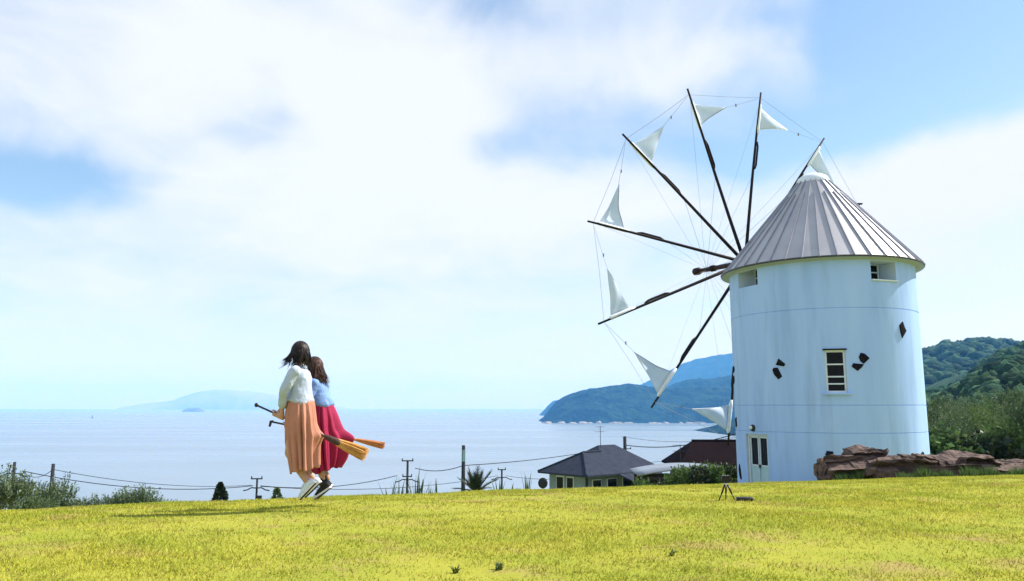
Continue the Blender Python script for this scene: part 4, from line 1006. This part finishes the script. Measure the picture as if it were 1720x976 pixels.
def build_person(name, label, ox, oy, oz, J, face, mats_, sk, rows, tilt, npl, seed, hairlen, wind, shoes, high, broomline, neckz):
    e = empty('person', (ox, oy, oz)); tag(e, label, 'person', 'people riding brooms on the lawn')
    b = MB(); f_ = Vector(face).normalized(); s_ = Vector((0, 0, 1)).cross(f_); hm = Matrix((s_, f_, Vector((0, 0, 1)))).transposed()
    H = Vector(J['head'])
    def hs(d, v):
        v = v.copy()
        if d.z < -.1: v.x *= 1 + .28 * d.z; v.y = v.y * (1 + .10 * d.z) + .010 * -d.z
        return v
    b.sphere(H, (.070, .088, .108), 24, 18, M=hm, fn=hs)
    nb = H + hm @ Vector((0, .088, -.005)); b.capsule(nb + Vector((0, 0, .012)), .008, nb + hm @ Vector((0, .012, -.022)), .011, 8)
    for q in (-1, 1): b.capsule(H + hm @ Vector((q * .072, 0, .012)), .012, H + hm @ Vector((q * .075, -.004, -.022)), .008, 8)
    for q in (-1, 1): b.sphere(H + hm @ Vector((q * .03, .076, .002)), (.014, .012, .009), 8, 6, M=hm)
    b.capsule(H + hm @ Vector((-.02, .082, -.058)), .007, H + hm @ Vector((.02, .082, -.058)), .007, 8)
    neck, chest, pel = Vector(J['neck']), Vector(J['chest']), Vector(J['pelvis'])
    b.chain([H + Vector((.012, 0, -.06)), neck], [.048, .052]); b.chain([neck, chest, pel], [.06, .105, .11])
    for q in (-1, 1):
        b.chain([neck + Vector((0, q * .02, -.03)), Vector(J['sh%d' % q])], [.045, .036])
        b.chain([J['sh%d' % q], J['el%d' % q], J['wr%d' % q]], [.036, .032, .026])
        b.chain([pel + Vector((0, q * .07, -.03)), J['kn%d' % q], J['cf%d' % q], J['an%d' % q]], [.08, .056, .048, .034])
        hand(b, J['wr%d' % q], J['gr%d' % q], q, broomline, .011)
    body = remesh(b.build('body', mats_['skin'], e), .0065, 3)
    eb = MB()
    for q in (-1, 1): eb.sphere(H + hm @ Vector((q * .03, .085, .003)), (.008, .005, .006), 8, 6, M=hm)
    eb.build('eyes', M['hairA'], e)
    # shirt
    sh = MB(); NR = 40; rr = []
    for t, rx, ry, zoff in J['torso']:
        c = Vector(J['hem']).lerp(neck, t)
        rr.append([c + Vector((math.cos(2 * math.pi * k / NR) * rx * (1 + .05 * math.sin(5 * 2 * math.pi * k / NR + t * 9)), math.sin(2 * math.pi * k / NR) * ry, zoff + (.012 * math.sin(6 * math.pi * k / NR + 2) if t < .3 else 0))) for k in range(NR)])
    sh.rings(rr, cap=True)
    for q in (-1, 1):
        S, E_, W_ = Vector(J['sh%d' % q]), Vector(J['el%d' % q]), Vector(J['wr%d' % q])
        sh.chain([neck + Vector((.0, q * .05, -.055)), S + Vector((0, -q * .01, -.004)), S.lerp(E_, .5), E_], [.054, .066, .056, .048]); sh.capsule(E_, .048, E_.lerp(W_, .86), .044)
        sh.capsule(E_.lerp(W_, .80), .046, E_.lerp(W_, .88), .043)
    so_ = remesh(sh.build('shirt', mats_['shirt'], e), .0085, 3)
    tx = bpy.data.textures.new('fold', 'MARBLE'); tx.noise_scale = .11; tx.noise_depth = 2; tx.turbulence = 9; tx.marble_type = 'SOFT'
    md = so_.modifiers.new('folds', 'DISPLACE'); md.texture = tx; md.strength = .008; md.mid_level = .5
    cb = MB(); NR = 24; cr = []
    for z, r, o in ((-.035, .078, 0), (-.005, .066, 0), (.022, .060, -.004), (.012, .070, -.006), (-.02, .083, -.004)):
        cr.append([neck + Vector((math.cos(2 * math.pi * k / NR) * r + o, math.sin(2 * math.pi * k / NR) * r, z + .008 * math.cos(2 * math.pi * k / NR))) for k in range(NR)])
    cb.rings(cr).build('collar', mats_['shirt'], so_, True)
    skirt(e, rows, tilt, npl, seed, mats_['skirt'])
    hair(e, H + Vector((0, 0, .008)) - f_ * .008, face, mats_['hair'], seed, 300, hairlen, wind)
    for heel, phi, yaw in shoes: make_shoe(e, heel, phi, yaw, mats_['shoe'], high)
    return e
def make_broom(label, loc, A, B, wrap_from, L_br, w0, w1, flat, material, hook, seed):
    e = empty('broom', loc); tag(e, label, 'broom', 'brooms ridden by the two people')
    A, B = Vector(A), Vector(B); d = (B - A).normalized(); g = random.Random(seed)
    MB().tube([A, A.lerp(B, .5) + Vector((0, 0, .004)), B], [.0105, .0115, .012], 10).build('handle', M['broomstick'], e, True)
    if hook: MB().chain([A + Vector((.012, 0, .004)), A + Vector((-.008, 0, 0)), A + Vector((-.018, 0, -.045))], [.015, .016, .014], 8).build('hook', M['broomstick'], e, True)
    else: MB().sphere(A, (.020, .020, .024), 10, 8).build('knob', M['broomstick'], e, True)
    wf = B - d * wrap_from
    MB().tube([wf - d * .02, wf, B - d * .01, B + d * .03], [.014, w0 * .72, w0 * .95, w0 * .9], 14).build('binding', M['wrap'] if not hook else material, e, True)
    up = Vector((0, 1, 0)).cross(d).normalized(); sd_ = Vector((0, 1, 0)); b = MB()
    for k in range(260):
        a = g.uniform(0, 6.28); r = math.sqrt(g.random()); L2 = L_br * g.uniform(.82, 1.03)
        o0 = (up * math.sin(a) + sd_ * math.cos(a) * flat) * r * w0 * .85; o1 = (up * math.sin(a) + sd_ * math.cos(a) * flat) * r * w1
        j = Vector((g.uniform(-1, 1), g.uniform(-1, 1), g.uniform(-1, 1))) * .006
        b.tube([B - d * .02 + o0, B + d * L2 * .5 + o0.lerp(o1, .62) + j, B + d * L2 + o1 * 1.02 + j], [.0036, .0036, .0022], 4, cap=False)
    b.build('bristles', material, e)
    return e
def people():
    # person in front: sketch units of 1/157 m about a point on the lawn under her
    YA = 8.4; XA = vx(515, YA); ZA_ = vz(852, YA); S = 155.0
    def a_(p, q, y=0.0): return ((p - 515) / S, y, (852 - q) / S)
    J = {'head': a_(497, 601), 'neck': a_(499, 624), 'chest': a_(500, 646), 'pelvis': a_(502, 698), 'hem': a_(503, 686)}
    for q in (-1, 1):
        J['sh%d' % q] = a_(496, 632, q * .15); J['el%d' % q] = a_(481 - (q > 0) * 2, 663, q * .17); J['wr%d' % q] = a_(474 - (q > 0) * 4, 690, q * .055)
        J['gr%d' % q] = a_(471 - (q > 0) * 9, 705.6 - (q > 0) * 3.9, 0)
        J['kn%d' % q] = a_(490 + (q > 0) * 4, 764, q * .06); J['cf%d' % q] = a_(504 + (q > 0) * 3, 787, q * .06); J['an%d' % q] = a_(519 + (q > 0) * 4, 809 - (q > 0) * 4, q * .06)
    J['torso'] = [(0, .112, .135, 0), (.08, .134, .155, 0), (.22, .126, .148, 0), (.45, .116, .14, 0), (.7, .116, .145, 0), (.88, .102, .14, -.005), (1.0, .065, .085, -.01)]
    rows = [((852 - q) / S, (f - 515) / S, (k - 515) / S, h) for q, f, k, h in ((679, 483, 522, .135), (686, 479, 525, .155), (700, 476.5, 527, .18), (718, 476.5, 530, .20), (730, 476.5, 536, .205), (737, 477, 544, .205), (744, 477, 541, .205), (754, 478.5, 537, .21), (770, 482, 537, .215), (792, 487.5, 539, .22))]
    ms = {'skin': M['skin'], 'shirt': M['shirtA'], 'skirt': M['skirtA'], 'hair': M['hairA'], 'shoe': 'shoe_white'}
    bl = Vector(a_(428, 687)) - Vector(a_(612, 769))
    build_person('person', 'dark haired person in white shirt and long salmon skirt jumping astride a broom', XA, YA, ZA_, J, (-.75, .62, .02), ms, a_, rows, .028, 22, 5, .17, (-1.3, .0, .25), [(a_(534, 812, -.06), R(47), .05), (a_(539, 812, .065), R(44), -.08)], False, bl, 0)
    make_broom('broom with pale straw bristles and dark binding under the salmon skirt', (XA, YA, ZA_), a_(428, 687), a_(566, 748), .14, .335, .040, .070, .8, M['straw'], False, 4)
    YB = 9.0; XB = vx(540, YB); ZB = vz(850, YB); S2 = 145.0
    def b_(p, q, y=0.0): return ((p - 540) / S2, y, (850 - q) / S2)
    J = {'head': b_(522, 625), 'neck': b_(527, 645), 'chest': b_(532, 663), 'pelvis': b_(541, 702), 'hem': b_(540, 690)}
    for q in (-1, 1):
        J['sh%d' % q] = b_(529, 652, q * .15); J['el%d' % q] = b_(516, 684, q * .18); J['wr%d' % q] = b_(496, 708 + (q > 0), q * .055)
        J['gr%d' % q] = b_(491 - (q > 0) * 9, 721.5 - (q > 0) * 1.9, 0)
        J['kn%d' % q] = b_(527, 765, q * .06); J['cf%d' % q] = b_(537, 784, q * .06); J['an%d' % q] = b_(547 + (q > 0) * 2, 806, q * .06)
    J['torso'] = [(0, .115, .145, 0), (.10, .135, .165, 0), (.26, .128, .158, 0), (.45, .122, .15, 0), (.7, .118, .15, 0), (.88, .105, .145, -.005), (1.0, .07, .09, -.01)]
    rows = [((850 - q) / S2, (f - 540) / S2, (k - 540) / S2, h) for q, f, k, h in ((683, 523, 554, .135), (690, 519, 558, .155), (702, 517, 564, .18), (716, 516, 570, .20), (728, 516, 577, .205), (736, 516, 590, .205), (742, 516.5, 595, .205), (750, 517, 591, .205), (762, 518, 588, .21), (776, 520, 583, .215), (793, 523, 572, .21))]
    ms = {'skin': M['skin'], 'shirt': M['shirtB'], 'skirt': M['skirtB'], 'hair': M['hairB'], 'shoe': 'shoe_black'}
    bl = Vector(b_(455, 714)) - Vector(b_(641, 753))
    build_person('person', 'brown haired person in blue shirt and long magenta skirt jumping astride a broom', XB, YB, ZB, J, (-.8, .55, .0), ms, b_, rows, .04, 20, 9, .22, (.9, .0, .15), [(b_(561, 819, -.06), R(34), .05), (b_(559, 818, .065), R(40), -.05)], True, bl, 0)
    make_broom('broom with narrow reddish bristles and hooked handle under the magenta skirt', (XB, YB, ZB), b_(455, 714), b_(600, 744), .10, .30, .018, .036, .9, M['strawB'], True, 6)
people()

# ------------------------------------------------------------------ haze
def haze():
    m = bpy.data.materials.new('haze'); m.use_nodes = True; N = m.node_tree.nodes; N.remove(N['Principled BSDF'])
    v = N.new('ShaderNodeVolumePrincipled'); v.inputs['Color'].default_value = (.12, .43, 1.0, 1); v.inputs['Absorption Color'].default_value = (.62, .52, 1, 1); v.inputs['Density'].default_value = 1.15e-4; v.inputs['Anisotropy'].default_value = 0.0
    m.node_tree.links.new(v.outputs[0], N['Material Output'].inputs['Volume'])
    b = MB(); b.box((0, 10500, (660 + SEA - 8) / 2), (50000, 27000, 660 - SEA + 8)); o = b.build('haze', m); tag(o, 'thin blue sea haze filling the air', 'haze', kind='stuff')
haze()
